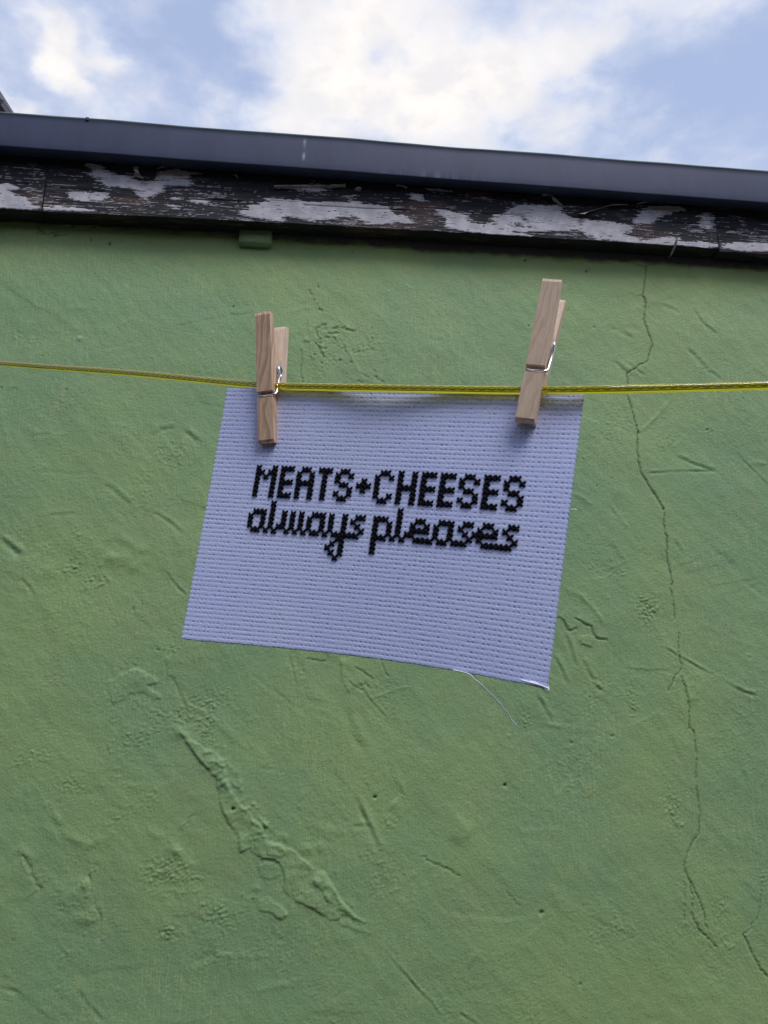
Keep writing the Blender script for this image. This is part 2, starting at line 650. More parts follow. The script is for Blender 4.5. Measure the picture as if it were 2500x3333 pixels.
groove(A([(1355, 888), (1440, 894)]), .003, .0011, .0008)
ridge(A([(350, 900), (430, 950), (520, 1030), (600, 1120)]), .007, .0018)
groove(A([(1540, 590), (1580, 680), (1610, 750)]), .0016, .0009, .0003)
crack(A([(60, 1130), (75, 1190), (88, 1260), (118, 1360)]), .0014, .002, .5)
step(A([(60, 1130), (75, 1190), (88, 1260), (118, 1360)]), .0016, .03, False)
step(A([(1290, 60), (1302, 110), (1300, 170), (1335, 232)]), .0018, .02, True)
for pt in ([(1130, 65), (1180, 75), (1225, 82), (1225, 45)], [(1370, 110), (1430, 150), (1450, 165)], [(1340, 180), (1400, 225)], [(1395, 195), (1420, 190), (1440, 215)], [(1500, 90), (1530, 155)]):
    crack(A(pt), .0012, .002, .35)
groove(A([(1370, 170), (1440, 270), (1520, 360)]), .0018, .001, .0008)
ridge(A([(1440, 265), (1550, 220), (1659, 200)]), .002, .0009)
groove(A([(1040, 40), (1075, 190)]), .002, .0008, .0006)
ridge(A([(840, 100), (845, 230), (850, 300)]), .002, .0006)
step(A([(430, 70), (450, 100), (445, 150)]), .0012, .02)
crack(A([(470, 160), (500, 220), (530, 300), (540, 380)]), .0016, .001, .18)
crack(A([(520, 890), (545, 870), (575, 835)]), .0012, .0012, .3)
# lower left corner
crack(E_([(140, 525), (165, 580), (190, 630), (215, 690), (240, 740)]), .0024, .002, .5)
step(E_([(140, 525), (190, 620), (220, 700), (240, 740)]), .0018, .03, False)
step(E_([(520, 650), (555, 720), (565, 790), (600, 920)]), .0018, .03, False)
ridge(E_([(270, 190), (310, 240), (345, 300), (360, 350)]), .005, .0016)
ridge(E_([(870, 350), (960, 430), (1090, 530)]), .007, .0015)
ridge(E_([(160, 100), (170, 190), (175, 280)]), .005, .0010)
ridge(E_([(250, 380), (400, 410), (520, 465), (640, 410)]), .009, .0018)
ridge(E_([(370, 700), (390, 790), (440, 855)]), .007, .0014)
ridge(E_([(1250, 1090), (1340, 1120), (1450, 1132), (1650, 1128)]), .004, .0010)
ridge(E_([(90, 460), (150, 510), (240, 560)]), .007, .0016)
groove(E_([(455, 1330), (530, 1430), (620, 1535)]), .0030, .0010, .0008)
groove(E_([(0, 1320), (60, 1335), (110, 1352)]), .003, .0012, .0006)
for c in [(250, 640, 60, 60), (720, 310, 120, 40), (1020, 620, 130, 110), (400, 1130, 70, 60), (1300, 880, 110, 70), (850, 200, 110, 90), (420, 120, 110, 60), (1000, 990, 70, 40), (510, 760, 40, 100), (340, 800, 70, 60)]:
    p = E_([(c[0], c[1])])[0]
    stipple(p[0], p[1], c[2] / 1.843, c[3] / 1.843, .0011)
pit(*E_([(357, 207)])[0], .0013, .003, .8)
pit(*E_([(1517, 787)])[0], .002, .003, .6)
# lower middle
groove(F_([(410, 300), (470, 430), (560, 625)]), .0032, .0009, .0010)
crack(F_([(790, 645), (820, 665), (860, 685), (900, 700), (940, 715), (990, 748)]), .0012, .002, .35)
groove(F_([(590, 1160), (650, 1235), (710, 1300), (770, 1370), (840, 1440), (905, 1548)]), .0018, .0011, .0010, .12)
groove(F_([(985, 1490), (1080, 1550)]), .0022, .0014, .001, .2)
crack(F_([(1250, 838), (1290, 880), (1318, 915)]), .0010, .0014, .25)
crack(F_([(615, 170), (650, 260), (690, 350)]), .0008, .001, .2)
pit(*F_([(1237, 258)])[0], .0036, .006, .9)
pit(*F_([(530, 322)])[0], .0030, .005, .6)
pit(*F_([(1435, 945)])[0], .0030, .003, .25)
pit(*F_([(1040, 1255)])[0], .0013, .003, .6)
pit(*F_([(1640, 1333)])[0], .0018, .003, .8)
bump(*F_([(158, 600)])[0], .008, .002)
ridge(F_([(620, 340), (660, 375), (710, 420)]), .012, .0016)
ridge(F_([(930, 490), (1000, 500), (1070, 510)]), .02, .0022)
# the long crack on the right and its branches
crack(C_([(740, 130), (738, 200), (730, 260), (722, 300), (745, 340), (735, 400), (730, 445), (742, 480), (765, 540), (778, 580), (770, 630), (755, 690), (700, 715),
          (630, 765), (635, 835), (630, 890), (650, 950), (670, 1020), (695, 1110), (690, 1180), (690, 1250), (705, 1330), (725, 1380), (760, 1440), (805, 1505),
          (850, 1580), (848, 1640), (855, 1700), (865, 1760), (870, 1830), (868, 1880), (890, 1960), (900, 2030)]), .00125, .0035, .8)
crack(D([(752, 0), (750, 40), (758, 100), (765, 185)]), .0010, .003, .6)
crack(D([(790, 250), (782, 300), (790, 370), (798, 430), (770, 460), (735, 540)]), .0010, .003, .55)
crack(D([(800, 465), (820, 520), (833, 600), (838, 715), (862, 740), (872, 840), (870, 960), (878, 1060), (888, 1110), (890, 1180), (885, 1260), (850, 1310), (828, 1360),
         (810, 1420), (840, 1490), (880, 1570), (910, 1650), (930, 1730)]), .0011, .003, .65)
crack(D([(845, 1500), (855, 1590), (850, 1660), (880, 1730), (930, 1780), (980, 1830)]), .001, .003, .6)
crack(D([(812, 1430), (815, 1560), (812, 1700)]), .0008, .002, .35)
crack(D([(1110, 1760), (1150, 1850), (1190, 1920), (1235, 1975)]), .0013, .003, .6)
crack(D([(1200, 1540), (1190, 1640), (1165, 1700), (1140, 1740), (1110, 1760)]), .0009, .002, .45)
step(D([(800, 465), (820, 520), (833, 600)]), .0014, .02, True)
crack(C_([(740, 125), (690, 122), (650, 92), (600, 90), (560, 85), (500, 70)]), .0013, .003, .6)
crack(C_([(740, 125), (770, 112), (830, 106)]), .0011, .003, .6)
crack(C_([(880, 82), (930, 95), (985, 128)]), .0009, .002, .4)
crack(C_([(640, 280), (690, 300), (722, 300)]), .0007, .001, .25)
pit(*C_([(700, 1122)])[0], .0024, .003, .5)
pit(*C_([(850, 1580)])[0], .002, .003, .7)
groove(C_([(925, 1262), (1030, 1310), (1165, 1356)]), .0032, .0014, .0008, .12)
groove(C_([(730, 1368), (900, 1356), (1165, 1353)]), .0022, .0010, .0006, .12)
groove(C_([(1280, 1238), (1350, 1310), (1475, 1442)]), .0024, .0010, .0010, .06)
groove(C_([(978, 608), (1060, 690), (1130, 760), (1210, 812)]), .0036, .0009, .0008, .04)
groove(C_([(1028, 380), (1060, 440), (1110, 490), (1175, 540)]), .003, .001, .0008)
groove(C_([(530, 485), (600, 520), (665, 555)]), .004, .0009, .0006)
groove(C_([(550, 690), (610, 740), (640, 760)]), .003, .0012, .0006, .1)
groove(C_([(630, 700), (690, 745), (740, 780)]), .003, .001, .0006)
groove(C_([(830, 355), (890, 375), (950, 410)]), .004, .0009, .0006)
ridge(C_([(920, 890), (870, 950), (790, 1040), (700, 1125)]), .003, .0012)
ridge(C_([(1340, 1310), (1420, 1300), (1475, 1312)]), .004, .0014)
ridge(C_([(550, 1600), (590, 1640), (640, 1690)]), .003, .0011)
ridge(C_([(300, 1480), (370, 1520), (430, 1560)]), .004, .001)
groove(C_([(520, 1560), (545, 1600), (600, 1650)]), .0026, .001, .0008)
groove(C_([(918, 1775), (940, 1810), (955, 1840)]), .003, .0016, .001, .3)
for c in [(560, 1070, 130, 130, .0010), (880, 1170, 100, 60, .0013), (1110, 1100, 70, 30, .0013), (1080, 730, 50, 50, .0014), (400, 1250, 80, 120, .0008), (1300, 900, 40, 60, .001), (760, 2160, 90, 70, .0013), (580, 1930, 130, 60, .0008)]:
    p = C_([(c[0], c[1])])[0]
    stipple(p[0], p[1], c[2] / 1.844, c[3] / 1.844, c[4])
for q, r in [((388, 150), .0016), ((430, 488), .0016), ((38, 480), .0014), ((1005, 1712), .0012), ((1112, 1105), .002), ((1320, 920), .002), ((20, 88), .0015), ((450, 265), .001)]:
    pit(*C_([q])[0], r, .003, .7)
scrape(*C_([(262, 238)])[0], 7, .5)
scrape(*C_([(330, 375)])[0], 12, .22)
# right, lower half
groove(D([(710, 320), (790, 368), (850, 402), (960, 462)]), .0022, .0010, .0012, .12)
groove(D([(985, 478), (1040, 510), (1110, 545), (1180, 565)]), .0026, .0011, .0013, .12)
crack(D([(180, 170), (200, 180), (215, 195), (225, 225), (243, 236), (270, 222)]), .0014, .0024, .5)
step(D([(180, 170), (215, 195), (243, 236)]), .0014, .02, True)
crack(D([(265, 172), (310, 200), (350, 215), (358, 255), (375, 275), (425, 284)]), .0014, .0024, .5)
step(D([(265, 172), (350, 215), (358, 255), (425, 284)]), .0014, .02, True)
raised(D([(285, 280), (300, 262), (330, 256), (362, 275), (360, 295), (345, 318), (310, 305), (292, 300)]), .0014, .0010)
for pt in ([(215, 250), (240, 320), (265, 410)], [(295, 375), (325, 430), (360, 492)], [(157, 360), (190, 420), (228, 502)], [(365, 510), (395, 540)], [(80, 570), (125, 650), (145, 690)]):
    groove(D(pt), .0032, .0013, .0013)
ridge(D([(210, 20), (300, 60), (370, 140), (430, 240)]), .004, .0012)
ridge(D([(95, 700), (150, 710), (210, 720)]), .003, .0012)
for c in [(630, 160, 50, 90, .0015), (690, 250, 30, 40, .0014), (555, 600, 35, 80, .0014), (750, 1120, 35, 80, .0014), (790, 1220, 30, 40, .0014), (230, 920, 120, 130, .0010), (20, 680, 30, 40, .0018), (990, 1620, 40, 50, .0012), (1210, 1480, 40, 50, .0012), (1060, 1830, 60, 60, .0011), (1000, 1980, 60, 60, .001)]:
    p = D([(c[0], c[1])])[0]
    stipple(p[0], p[1], c[2] / 1.544, c[3] / 1.544, c[4])
pit(*D([(863, 1455)])[0], .0018, .004, 1)
pit(*D([(450, 765)])[0], .0034, .003, .35)
pit(*D([(250, 800)])[0], .0022, .003, .6)
pit(*D([(957, 985)])[0], .0018, .002, .4)
bump(*D([(1140, 385)])[0], .007, .0022)
pit(*D([(1140, 372)])[0], .003, .002, .1)
pit(*D([(293, 2010)])[0], .0015, .003, .8)
pit(*D([(98, 1660)])[0], .003, .003, .2)
# upper middle: pock marks and dragged crumbs above the line
for pt in ([(985, 575), (940, 600), (915, 640), (930, 690), (955, 745)], [(905, 745), (935, 780), (955, 830), (980, 865)], [(1140, 605), (1180, 620), (1225, 632), (1258, 630)], [(1020, 652), (1115, 653)],
           [(1065, 690), (1090, 722)], [(990, 695), (1025, 690)], [(1060, 615), (1110, 600)], [(935, 430), (960, 460)], [(850, 260), (870, 305)]):
    crack(B(pt), .0017, .0022, .45)
for q in [(992, 578), (1160, 598), (1165, 783), (1120, 898), (990, 790), (895, 850), (960, 925), (840, 740), (1285, 830), (1410, 600), (1010, 990), (930, 230), (885, 350), (1220, 915), (1440, 990), (1080, 610)]:
    pit(*B([q])[0], random.uniform(.0014, .0024), .003, random.uniform(.35, .7))
for q in [(920, 700), (945, 760), (970, 830), (1130, 890), (1060, 700), (880, 860), (990, 650), (820, 720), (1000, 590), (1180, 600)]:
    bump(*B([q])[0], random.uniform(.003, .006), random.uniform(.0014, .0024))
crack(B([(825, 530), (830, 600), (845, 640)]), .0009, .001, .25)
crack(B([(770, 800), (780, 880), (772, 980), (790, 1100)]), .0010, .002, .4)
ridge(B([(1165, 730), (1220, 850), (1270, 950), (1310, 1010)]), .003, .0012)
for pt in ([(1320, 1015), (1380, 1050)], [(1440, 1040), (1470, 1070)], [(1480, 1060), (1520, 1100)], [(1280, 1080), (1330, 1090)]):
    crack(B(pt), .0012, .0016, .35)
stipple(*B([(1380, 760)])[0], 70, 60, .0010)
stipple(*B([(1000, 780)])[0], 70, 110, .0010)
pit(*B([(157, 405)])[0], .0012, .003, .8)
pit(*B([(182, 375)])[0], .001, .003, .6)
groove(B([(130, 480), (240, 490), (330, 460)]), .003, .0008, .0005)
# left side
for q in [(205, 72), (8, 622), (1145, 220), (208, 465), (40, 1160), (330, 630)]:
    pit(*L_([q])[0], .0016, .003, .8)
crack(L_([(60, 628), (75, 620), (80, 640)]), .0012, .0012, .3)
bump(*L_([(390, 380)])[0], .004, .002)
scrape(*L_([(388, 378)])[0], 6, .5)
for k in range(4):
    scrape(316 + k, 3050 + 6 * k, 3, .5)
scrape(925, 2355, 4, .8)
scrape(*L_([(622, 118)])[0], 5, .4)
scrape(*L_([(545, 465)])[0], 5, .25)
scrape(*L_([(150, 470)])[0], 5, .3)
groove(L_([(760, 860), (790, 830), (870, 818)]), .004, .001, .0008)
groove(L_([(910, 835), (935, 860), (970, 888)]), .004, .0016, .0014, .15)
groove(L_([(505, 1090), (560, 1130), (640, 1205)]), .004, .001, .0008)
groove(L_([(740, 1230), (820, 1275), (910, 1350)]), .003, .0010, .0008)
groove(L_([(0, 1370), (50, 1410), (100, 1440)]), .005, .0010, .0008, .05)
groove(L_([(240, 1250), (300, 1242), (370, 1240)]), .003, .0007, .0005)
groove(G([(0, 100), (60, 145), (120, 205)]), .004, .0009, .0008, .05)
groove(G([(985, 285), (1040, 360), (1080, 405), (1122, 442)]), .0020, .0010, .0008)
groove(G([(115, 330), (150, 370), (200, 430)]), .003, .001, .0008)
for pt in ([(560, 130), (680, 190), (860, 245)], [(600, 180), (740, 260), (860, 300)], [(620, 60), (760, 110), (900, 190)], [(0, 250), (200, 270), (420, 300)]):
    ridge(G(pt), .012, .0016)
for c in [(450, 220, 60, 130, .0011), (600, 350, 70, 40, .0013), (700, 600, 30, 40, .0013), (850, 580, 60, 40, .0008), (330, 930, 60, 110, .0008), (180, 1410, 100, 70, .0012), (740, 1330, 70, 60, .001), (1050, 750, 60, 40, .001), (380, 1560, 110, 60, .0008)]:
    p = G([(c[0], c[1])])[0]
    stipple(p[0], p[1], c[2] / 1.843, c[3] / 1.843, c[4])
crack(G([(945, 750), (948, 772)]), .0012, .002, .5)
crack(G([(850, 470), (852, 500), (848, 525)]), .0010, .0014, .35)
pit(*G([(800, 520)])[0], .003, .003, .3)
pit(*G([(808, 858)])[0], .0018, .003, .8)
for c in [(840, 950, 60, 50), (700, 1100, 40, 60), (120, 370, 60, 30)]:
    p = L_([(c[0], c[1])])[0]
    stipple(p[0], p[1], c[2], c[3], .0009)
# just under the boards: ragged paint edge, spalls, cracks
zt = np.interp(U[0], [on_wall(0, 706)[0], on_wall(900, 770)[0], on_wall(1700, 815)[0], on_wall(2500, 860)[0]],
               [on_wall(0, 712)[1], on_wall(900, 782)[1], on_wall(1700, 838)[1], on_wall(2500, 880)[1]])
edge = Z - zt[None, :] + .010 * fbm(U * 22, Z * 22, 4, .6)
BARE = sstep(.002, .010, edge)
OLIVE = np.clip(np.exp(np.minimum(edge, 0) / .045) * (.75 + .6 * fbm(U * 9, Z * 14, 3)), 0, 1)
H -= .0022 * sstep(-.001, .003, edge)
T0 = lambda p: crop(0, 250, 1.843, p)
for pt in ([(215, 940), (260, 945), (330, 950), (400, 945)], [(225, 895), (235, 920), (260, 940)], [(320, 970), (345, 950)], [(290, 930), (370, 935)]):
    crack(T0(pt), .0014, .003, .7)
for q in [(430, 900), (440, 890), (545, 980), (565, 905), (660, 1000)]:
    pit(*T0([q])[0], .0030, .006, 1)
for q in [(1060, 810), (805, 800), (890, 790), (570, 890), (205, 825)]:
    pit(*T1([q])[0], .0024, .005, .9)
for q in [(380, 850), (350, 890), (190, 922), (640, 865)]:
    pit(*crop(800, 350, 1.843, [q])[0], .0014, .003, .8)

edge_k = (np.minimum(1, np.minimum(U - us[0], us[-1] - U) / .4)) * np.minimum(1, (Z - zs[0]) / .3 + .02)
H *= np.clip(edge_k, 0, 1)
# vertices in the building frame: y is into the wall
nx, nz = len(us), len(zs)
front = np.stack([U.ravel(), -H.ravel(), Z.ravel()], 1)
fq = grid_faces(nx, nz)
base = len(front)
TH = .20
bx = [(us[0], TH, zs[0]), (us[-1], TH, zs[0]), (us[-1], TH, zs[-1]), (us[0], TH, zs[-1])]
V = np.concatenate([front, np.array(bx)])
c0, c1, c2, c3 = 0, nx - 1, nz * nx - 1, (nz - 1) * nx
extra = np.array([(base, base + 3, base + 2, base + 1), (c0, c3, base + 3, base), (c1, base + 1, base + 2, c2), (c3, c2, base + 2, base + 3), (c0, base, base + 1, c1)])
pad4 = np.zeros(4)
wall_me = np_mesh('wall', V, np.concatenate([fq, extra]), True,
                  {'dirt': np.concatenate([np.clip(DIRT, 0, 1).ravel(), pad4]), 'olive': np.concatenate([OLIVE.ravel(), pad4]), 'bare': np.concatenate([BARE.ravel(), pad4]), 'pale': np.concatenate([np.clip(PALE, 0, 1).ravel(), pad4])})
wall_mat = wall_material()
wall = link('wall', wall_me, wall_mat, building)
wall['label'] = 'lime green painted render with cracks and trowel marks'

# a painted-over timber end left in the render under the boards
q0 = on_wall(780, 748, .006)
q1 = on_wall(884, 804, .006)
bm = bmesh.new()
add_box(bm, q0[0], q1[0], -.012, .01, q1[1], q0[1] + .01)
bmesh.ops.bevel(bm, geom=bm.edges[:], offset=.0022, segments=2, affect='EDGES')
bmesh.ops.subdivide_edges(bm, edges=bm.edges[:], cuts=3, use_grid_fill=True)
for v in bm.verts:
    v.co.y += .0010 * math.sin(v.co.x * 190 + v.co.z * 140) * .6
    v.co.z += .0012 * math.sin(v.co.x * 260)
batten = bm_obj('batten_end', bm, wall_mat, building, True)
batten['label'] = 'small block painted over in green under the fascia'

# ---------------------------------------------------------------- fascia boards
FW = .040                        # how far the boards' face stands out from the wall


def fascia_material():
    m, t, b = new_mat('peeling_paint_on_black_wood')
    o = t.n('ShaderNodeTexCoord').outputs['Object']
    g = t.noise(t.scaled(o, (.06, 1, 1)), 420, 5, .7)
    g2 = t.noise(t.scaled(o, (.15, 1, 1)), 120, 4, .6)
    wood = t.mix(t.smooth(g, .35, .72), (.010, .0095, .012), (.050, .046, .054))
    wood = t.mix(t.smooth(g2, .58, .72), wood, (.115, .100, .105))
    bare = t.math('MULTIPLY', t.smooth(t.noise(t.scaled(o, (.35, 1, 1)), 17, 4, .6), .56, .66), .7)
    wood = t.mix(bare, wood, t.mix(t.smooth(g, .35, .65), (.05, .030, .026), (.17, .105, .085)))
    pn = t.noise(o, 40, 5, .65)
    paint = t.mix(t.smooth(pn, .35, .65), (.44, .41, .44), (.60, .56, .585))
    paint = t.mix(t.math('MULTIPLY', t.smooth(g, .60, .70), .55), paint, (.20, .18, .19))
    paint = t.mix(t.attr('pink'), paint, (.46, .34, .31))
    c = t.mix(t.attr('paint'), wood, paint)
    t.put(b, 'Base Color', c)
    b.inputs['Roughness'].default_value = .72
    b.inputs['Specular IOR Level'].default_value = .3
    bp = t.n('ShaderNodeBump', Height=g)
    bp.inputs['Strength'].default_value = .6
    bp.inputs['Distance'].default_value = .002
    t.put(b, 'Normal', bp)
    return m


fascia_mat = fascia_material()
X5 = lambda p: crop(0, 250, 1.843, p)
X6 = lambda p: crop(800, 350, 1.843, p)
X7 = lambda p: crop(1600, 400, 1.843, p)
PAINT = [
    X5([(525, 590), (590, 555), (640, 575), (700, 590), (790, 600), (850, 640), (940, 620), (945, 580), (1000, 560), (1080, 560), (1190, 580), (1140, 605), (1170, 640), (1130, 665), (1020, 660), (960, 665),
        (990, 690), (930, 705), (895, 740), (850, 735), (800, 690), (770, 665), (690, 650), (650, 665), (620, 640), (560, 610)]),
    X5([(395, 710), (420, 685), (480, 690), (560, 695), (620, 690), (655, 715), (630, 740), (560, 745), (480, 745), (420, 740)]),
    X5([(510, 535), (560, 525), (625, 545), (600, 555), (530, 550)]),
    X5([(1010, 730), (1080, 728), (1090, 742), (1030, 745)]), X5([(1125, 750), (1180, 742), (1275, 745), (1250, 768), (1180, 765)]),
    X5([(985, 765), (1030, 755), (1080, 780), (1070, 800), (1020, 790)]),
    X5([(1590, 735), (1660, 730), (1700, 870), (1600, 860), (1440, 830), (1500, 790), (1530, 780)]),
    X5([(-20, 640), (60, 630), (110, 660), (60, 690), (160, 720), (200, 760), (275, 790), (270, 806), (100, 795), (-20, 795)]),
    X5([(280, 770), (380, 770), (400, 785), (520, 795), (640, 805), (560, 815), (300, 800)]),
    X6([(120, 550), (160, 535), (230, 565), (300, 555), (400, 565), (480, 560), (560, 575), (640, 555), (590, 530), (630, 515), (680, 525), (640, 535), (690, 570), (780, 585), (860, 600), (900, 640), (960, 660),
        (1030, 680), (1000, 705), (930, 700), (880, 680), (860, 705), (780, 708), (700, 690), (660, 655), (590, 655), (540, 675), (450, 670), (410, 690), (330, 670), (230, 660), (100, 665), (0, 655), (-20, 600), (60, 580), (115, 575)]),
    X6([(170, 480), (260, 468), (370, 470), (420, 455), (500, 465), (590, 460), (595, 480), (500, 485), (440, 510), (390, 495), (280, 490)]),
    X6([(970, 515), (1030, 510), (1060, 540), (1085, 565), (1030, 560), (980, 545)]),
    X6([(1100, 490), (1170, 487), (1250, 505), (1110, 508)]), X6([(660, 485), (685, 478), (690, 495), (660, 502)]),
    X6([(1135, 620), (1190, 612), (1260, 628), (1320, 650), (1380, 700), (1450, 705), (1520, 720), (1600, 740), (1540, 752), (1440, 760), (1330, 745), (1240, 735), (1190, 710), (1220, 680), (1160, 655)]),
    X6([(1460, 660), (1550, 640), (1600, 595), (1680, 580), (1700, 760), (1640, 740), (1590, 740), (1500, 700)]),
    X7([(-20, 640), (20, 570), (90, 540), (130, 500), (200, 490), (280, 490), (350, 500), (380, 480), (425, 490), (430, 545), (480, 565), (540, 575), (600, 590), (700, 590), (760, 600), (840, 620), (850, 650), (800, 660),
        (860, 690), (900, 700), (880, 725), (780, 715), (700, 710), (620, 700), (560, 670), (530, 630), (450, 650), (340, 655), (240, 655), (190, 620), (120, 625), (60, 660), (-20, 665)]),
    X7([(850, 600), (880, 540), (920, 505), (990, 500), (1100, 500), (1180, 520), (1100, 540), (1060, 550), (1000, 580), (940, 610)]),
    X7([(1205, 620), (1255, 580), (1270, 540), (1310, 545), (1330, 590), (1320, 640), (1280, 640)]),
    X7([(900, 720), (960, 690), (1060, 690), (1130, 690), (1110, 740), (1010, 735)]), X7([(1120, 720), (1230, 705), (1350, 725), (1350, 755), (1130, 750)]),
    X7([(1360, 740), (1440, 715), (1680, 710), (1680, 768), (1500, 765)]), X7([(1395, 648), (1470, 645), (1475, 654), (1400, 656)]),
    X7([(20, 655), (120, 660), (230, 665), (240, 690), (100, 680), (-10, 672)]),
]
HOLES = [X5([(565, 705), (610, 708), (600, 722), (575, 720)]), X5([(545, 598), (620, 600), (600, 610), (560, 610)]), X5([(1505, 780), (1535, 785), (1520, 795)]), X6([(30, 598), (60, 600), (50, 610)]),
         X6([(210, 645), (280, 645), (270, 660), (220, 660)]), X7([(165, 540), (200, 540), (205, 590), (170, 588)]), X7([(130, 600), (200, 610), (190, 640), (140, 640)]), X7([(690, 580), (760, 585), (740, 605), (700, 600)]),
         X7([(1130, 680), (1350, 685), (1355, 715), (1150, 695)]), X6([(590, 655), (650, 650), (660, 670), (580, 690), (540, 690)])]
PINK = [X5([(940, 585), (1000, 560), (1190, 580), (1140, 605), (960, 600)]), X5([(790, 600), (850, 590), (940, 610), (900, 640), (820, 630)]), X6([(170, 480), (500, 465), (480, 490), (280, 490)]),
        X7([(450, 560), (540, 575), (540, 600), (480, 590)]), X7([(930, 505), (1180, 510), (1100, 530), (960, 525)]), X7([(380, 480), (430, 500), (430, 545), (400, 520)])]


def zline(pix, w):
    """heights along the building of an edge seen at these photograph points"""
    q = sorted(on_wall(x, y, w) for x, y in pix)
    return [a for a, _ in q], [b for _, b in q]


fb_u, fb_z = zline([(0, 683), (900, 724), (1700, 770), (2500, 820)], FW)
fb_fit = np.polyfit(fb_u, fb_z, 2)
GW = .074                        # gutter face
gb = np.polyfit(*zline([(0, 478), (900, 538), (1700, 600), (2500, 663)], GW), 1)
gt = np.polyfit(*zline([(0, 363), (900, 431), (1700, 497), (2500, 555)], GW), 1)


def fascia_bottom(u):
    ul, uh = fb_u[0], fb_u[-1]
    uc = np.clip(u, ul - .05, uh + .05)
    return np.polyval(fb_fit, uc) + (u - uc) * np.polyval(np.polyder(fb_fit), uc)


def in_poly(x, y, pts):
    ins = np.zeros(x.shape, bool)
    q = pts + [pts[0]]
    for a, b in zip(q[:-1], q[1:]):
        cnd = ((a[1] > y) != (b[1] > y))
        xx = (b[0] - a[0]) * (y - a[1]) / (b[1] - a[1] + 1e-12) + a[0]
        ins ^= cnd & (x < xx)
    return ins


def make_board(u0, u1, seed, fine=True, dz=0.0, dw=0.0):
    st = .0016 if fine else .02
    uu = np.linspace(u0, u1, max(3, int((u1 - u0) / st)))
    hh = np.linspace(0, 1, 130 if fine else 12)
    Uu, Hh = np.meshgrid(uu, hh)
    zb = fascia_bottom(uu) + dz + .0016 * fbm(uu * 30 + seed, uu * 0, 3)
    ztop = np.polyval(gb, uu) + .05
    Zz = zb[None, :] + (ztop - zb)[None, :] * Hh
    wx = .006 * fbm(Uu * 30, Zz * 110 + seed, 4, .6)
    wz = .0026 * fbm(Uu * 24 + 40, Zz * 120, 4, .6)
    P = np.zeros(Uu.shape, bool)
    K = np.zeros(Uu.shape, bool)
    for pl_ in PAINT:
        P |= in_poly(Uu + wx, Zz + wz, [on_wall(x, y, FW) for x, y in pl_])
    for pl_ in HOLES:
        P &= ~in_poly(Uu + wx, Zz + wz, [on_wall(x, y, FW) for x, y in pl_])
    for pl_ in PINK:
        K |= in_poly(Uu + wx * 2, Zz + wz * 2, [on_wall(x, y, FW) for x, y in pl_])
    streak = .7 * fbm(Uu * 16 + seed, Zz * 300, 4, .7) + .45 * fbm(Uu * 45 + seed, Zz * 620, 3, .7)
    clump = fbm(Uu * 9 + seed * 2, Zz * 30, 3, .6)
    low = np.clip(1.15 - Hh * 2.0, 0, 1)
    q = P.astype(float)
    blur = q.copy()
    for ax_, ks in ((1, (1, 2, 4, 7)), (0, (1, 2))):
        for k in ks:
            blur = (np.roll(blur, k, ax_) + np.roll(blur, -k, ax_) + blur * 2) / 4
    P = blur + .75 * streak + .2 * fbm(Uu * 70, Zz * 160 + seed, 3, .6) > .5
    Pf = P.astype(float)
    Pf = np.where(~P & (streak > .46 - .16 * low - .35 * clump + .3 * (Hh > .6)), .7, Pf)       # specks left in the grain
    Pf = np.where(P & (streak > .52), .15, Pf)
    out = .0011 * Pf + .0009 * streak * (1 - Pf) + .0015 * fbm(Uu * 6 + seed, Zz * 14, 2)
    # long checks in the timber
    out -= .0022 * np.exp(-((Hh - .33 - .05 * np.sin(Uu * 4 + seed)) / .008) ** 2) * (fbm(Uu * 5 + seed, Uu * 0, 2) > .05)
    Vv = np.stack([Uu.ravel(), -(FW + dw + out).ravel(), Zz.ravel()], 1)
    nu, nh = len(uu), len(hh)
    back = np.stack([uu, np.full(nu, -.004), zb + .0005], 1)
    back2 = np.stack([uu, np.full(nu, -.004), ztop], 1)
    lip = Vv[:nu] + np.array([0, .0012, -.0002])
    V_ = np.concatenate([Vv, back, back2, lip])
    b0, b1, b2_ = nu * nh, nu * nh + nu, nu * nh + 2 * nu
    i = np.arange(nu - 1)
    f1 = np.concatenate([np.stack([i, b2_ + i, b2_ + i + 1, i + 1], 1), np.stack([b2_ + i, b0 + i, b0 + i + 1, b2_ + i + 1], 1)])
    tp = (nh - 1) * nu
    f2 = np.stack([tp + i, tp + i + 1, b1 + i + 1, b1 + i], 1)
    f3 = np.stack([b0 + i, b1 + i, b1 + i + 1, b0 + i + 1], 1)
    ends = np.array([(0, tp, b1, b0), (nu - 1, b0 + nu - 1, b1 + nu - 1, tp + nu - 1)])
    me = np_mesh('fascia_board', V_, np.concatenate([grid_faces(nu, nh), f1, f2, f3, ends]), False,
                 {'paint': np.concatenate([Pf.ravel(), np.zeros(3 * nu)]), 'pink': np.concatenate([(K * .8).ravel(), np.zeros(3 * nu)])})
    return link('fascia_board', me, fascia_mat, building)


uj1 = on_wall(148, 600, FW)[0]
uj2 = on_wall(2338, 780, FW)[0]
ul, ur = on_wall(-120, 600, FW)[0], on_wall(2640, 780, FW)[0]
b1 = make_board(ul, uj1 - .0012, 3.1, dz=.0015)
b1['label'] = 'weathered board end left of the joint'
b2 = make_board(uj1 + .0012, uj2 - .0018, 11.7)
b2['label'] = 'long board with large flakes of old white paint'
b3 = make_board(uj2 + .0018, ur, 23.4, dz=-.003, dw=-.003)
b3['label'] = 'black board end right of the split joint'
make_board(-4.2, ul - .002, 31, fine=False)
make_board(ur + .002, 4.2, 37, fine=False)

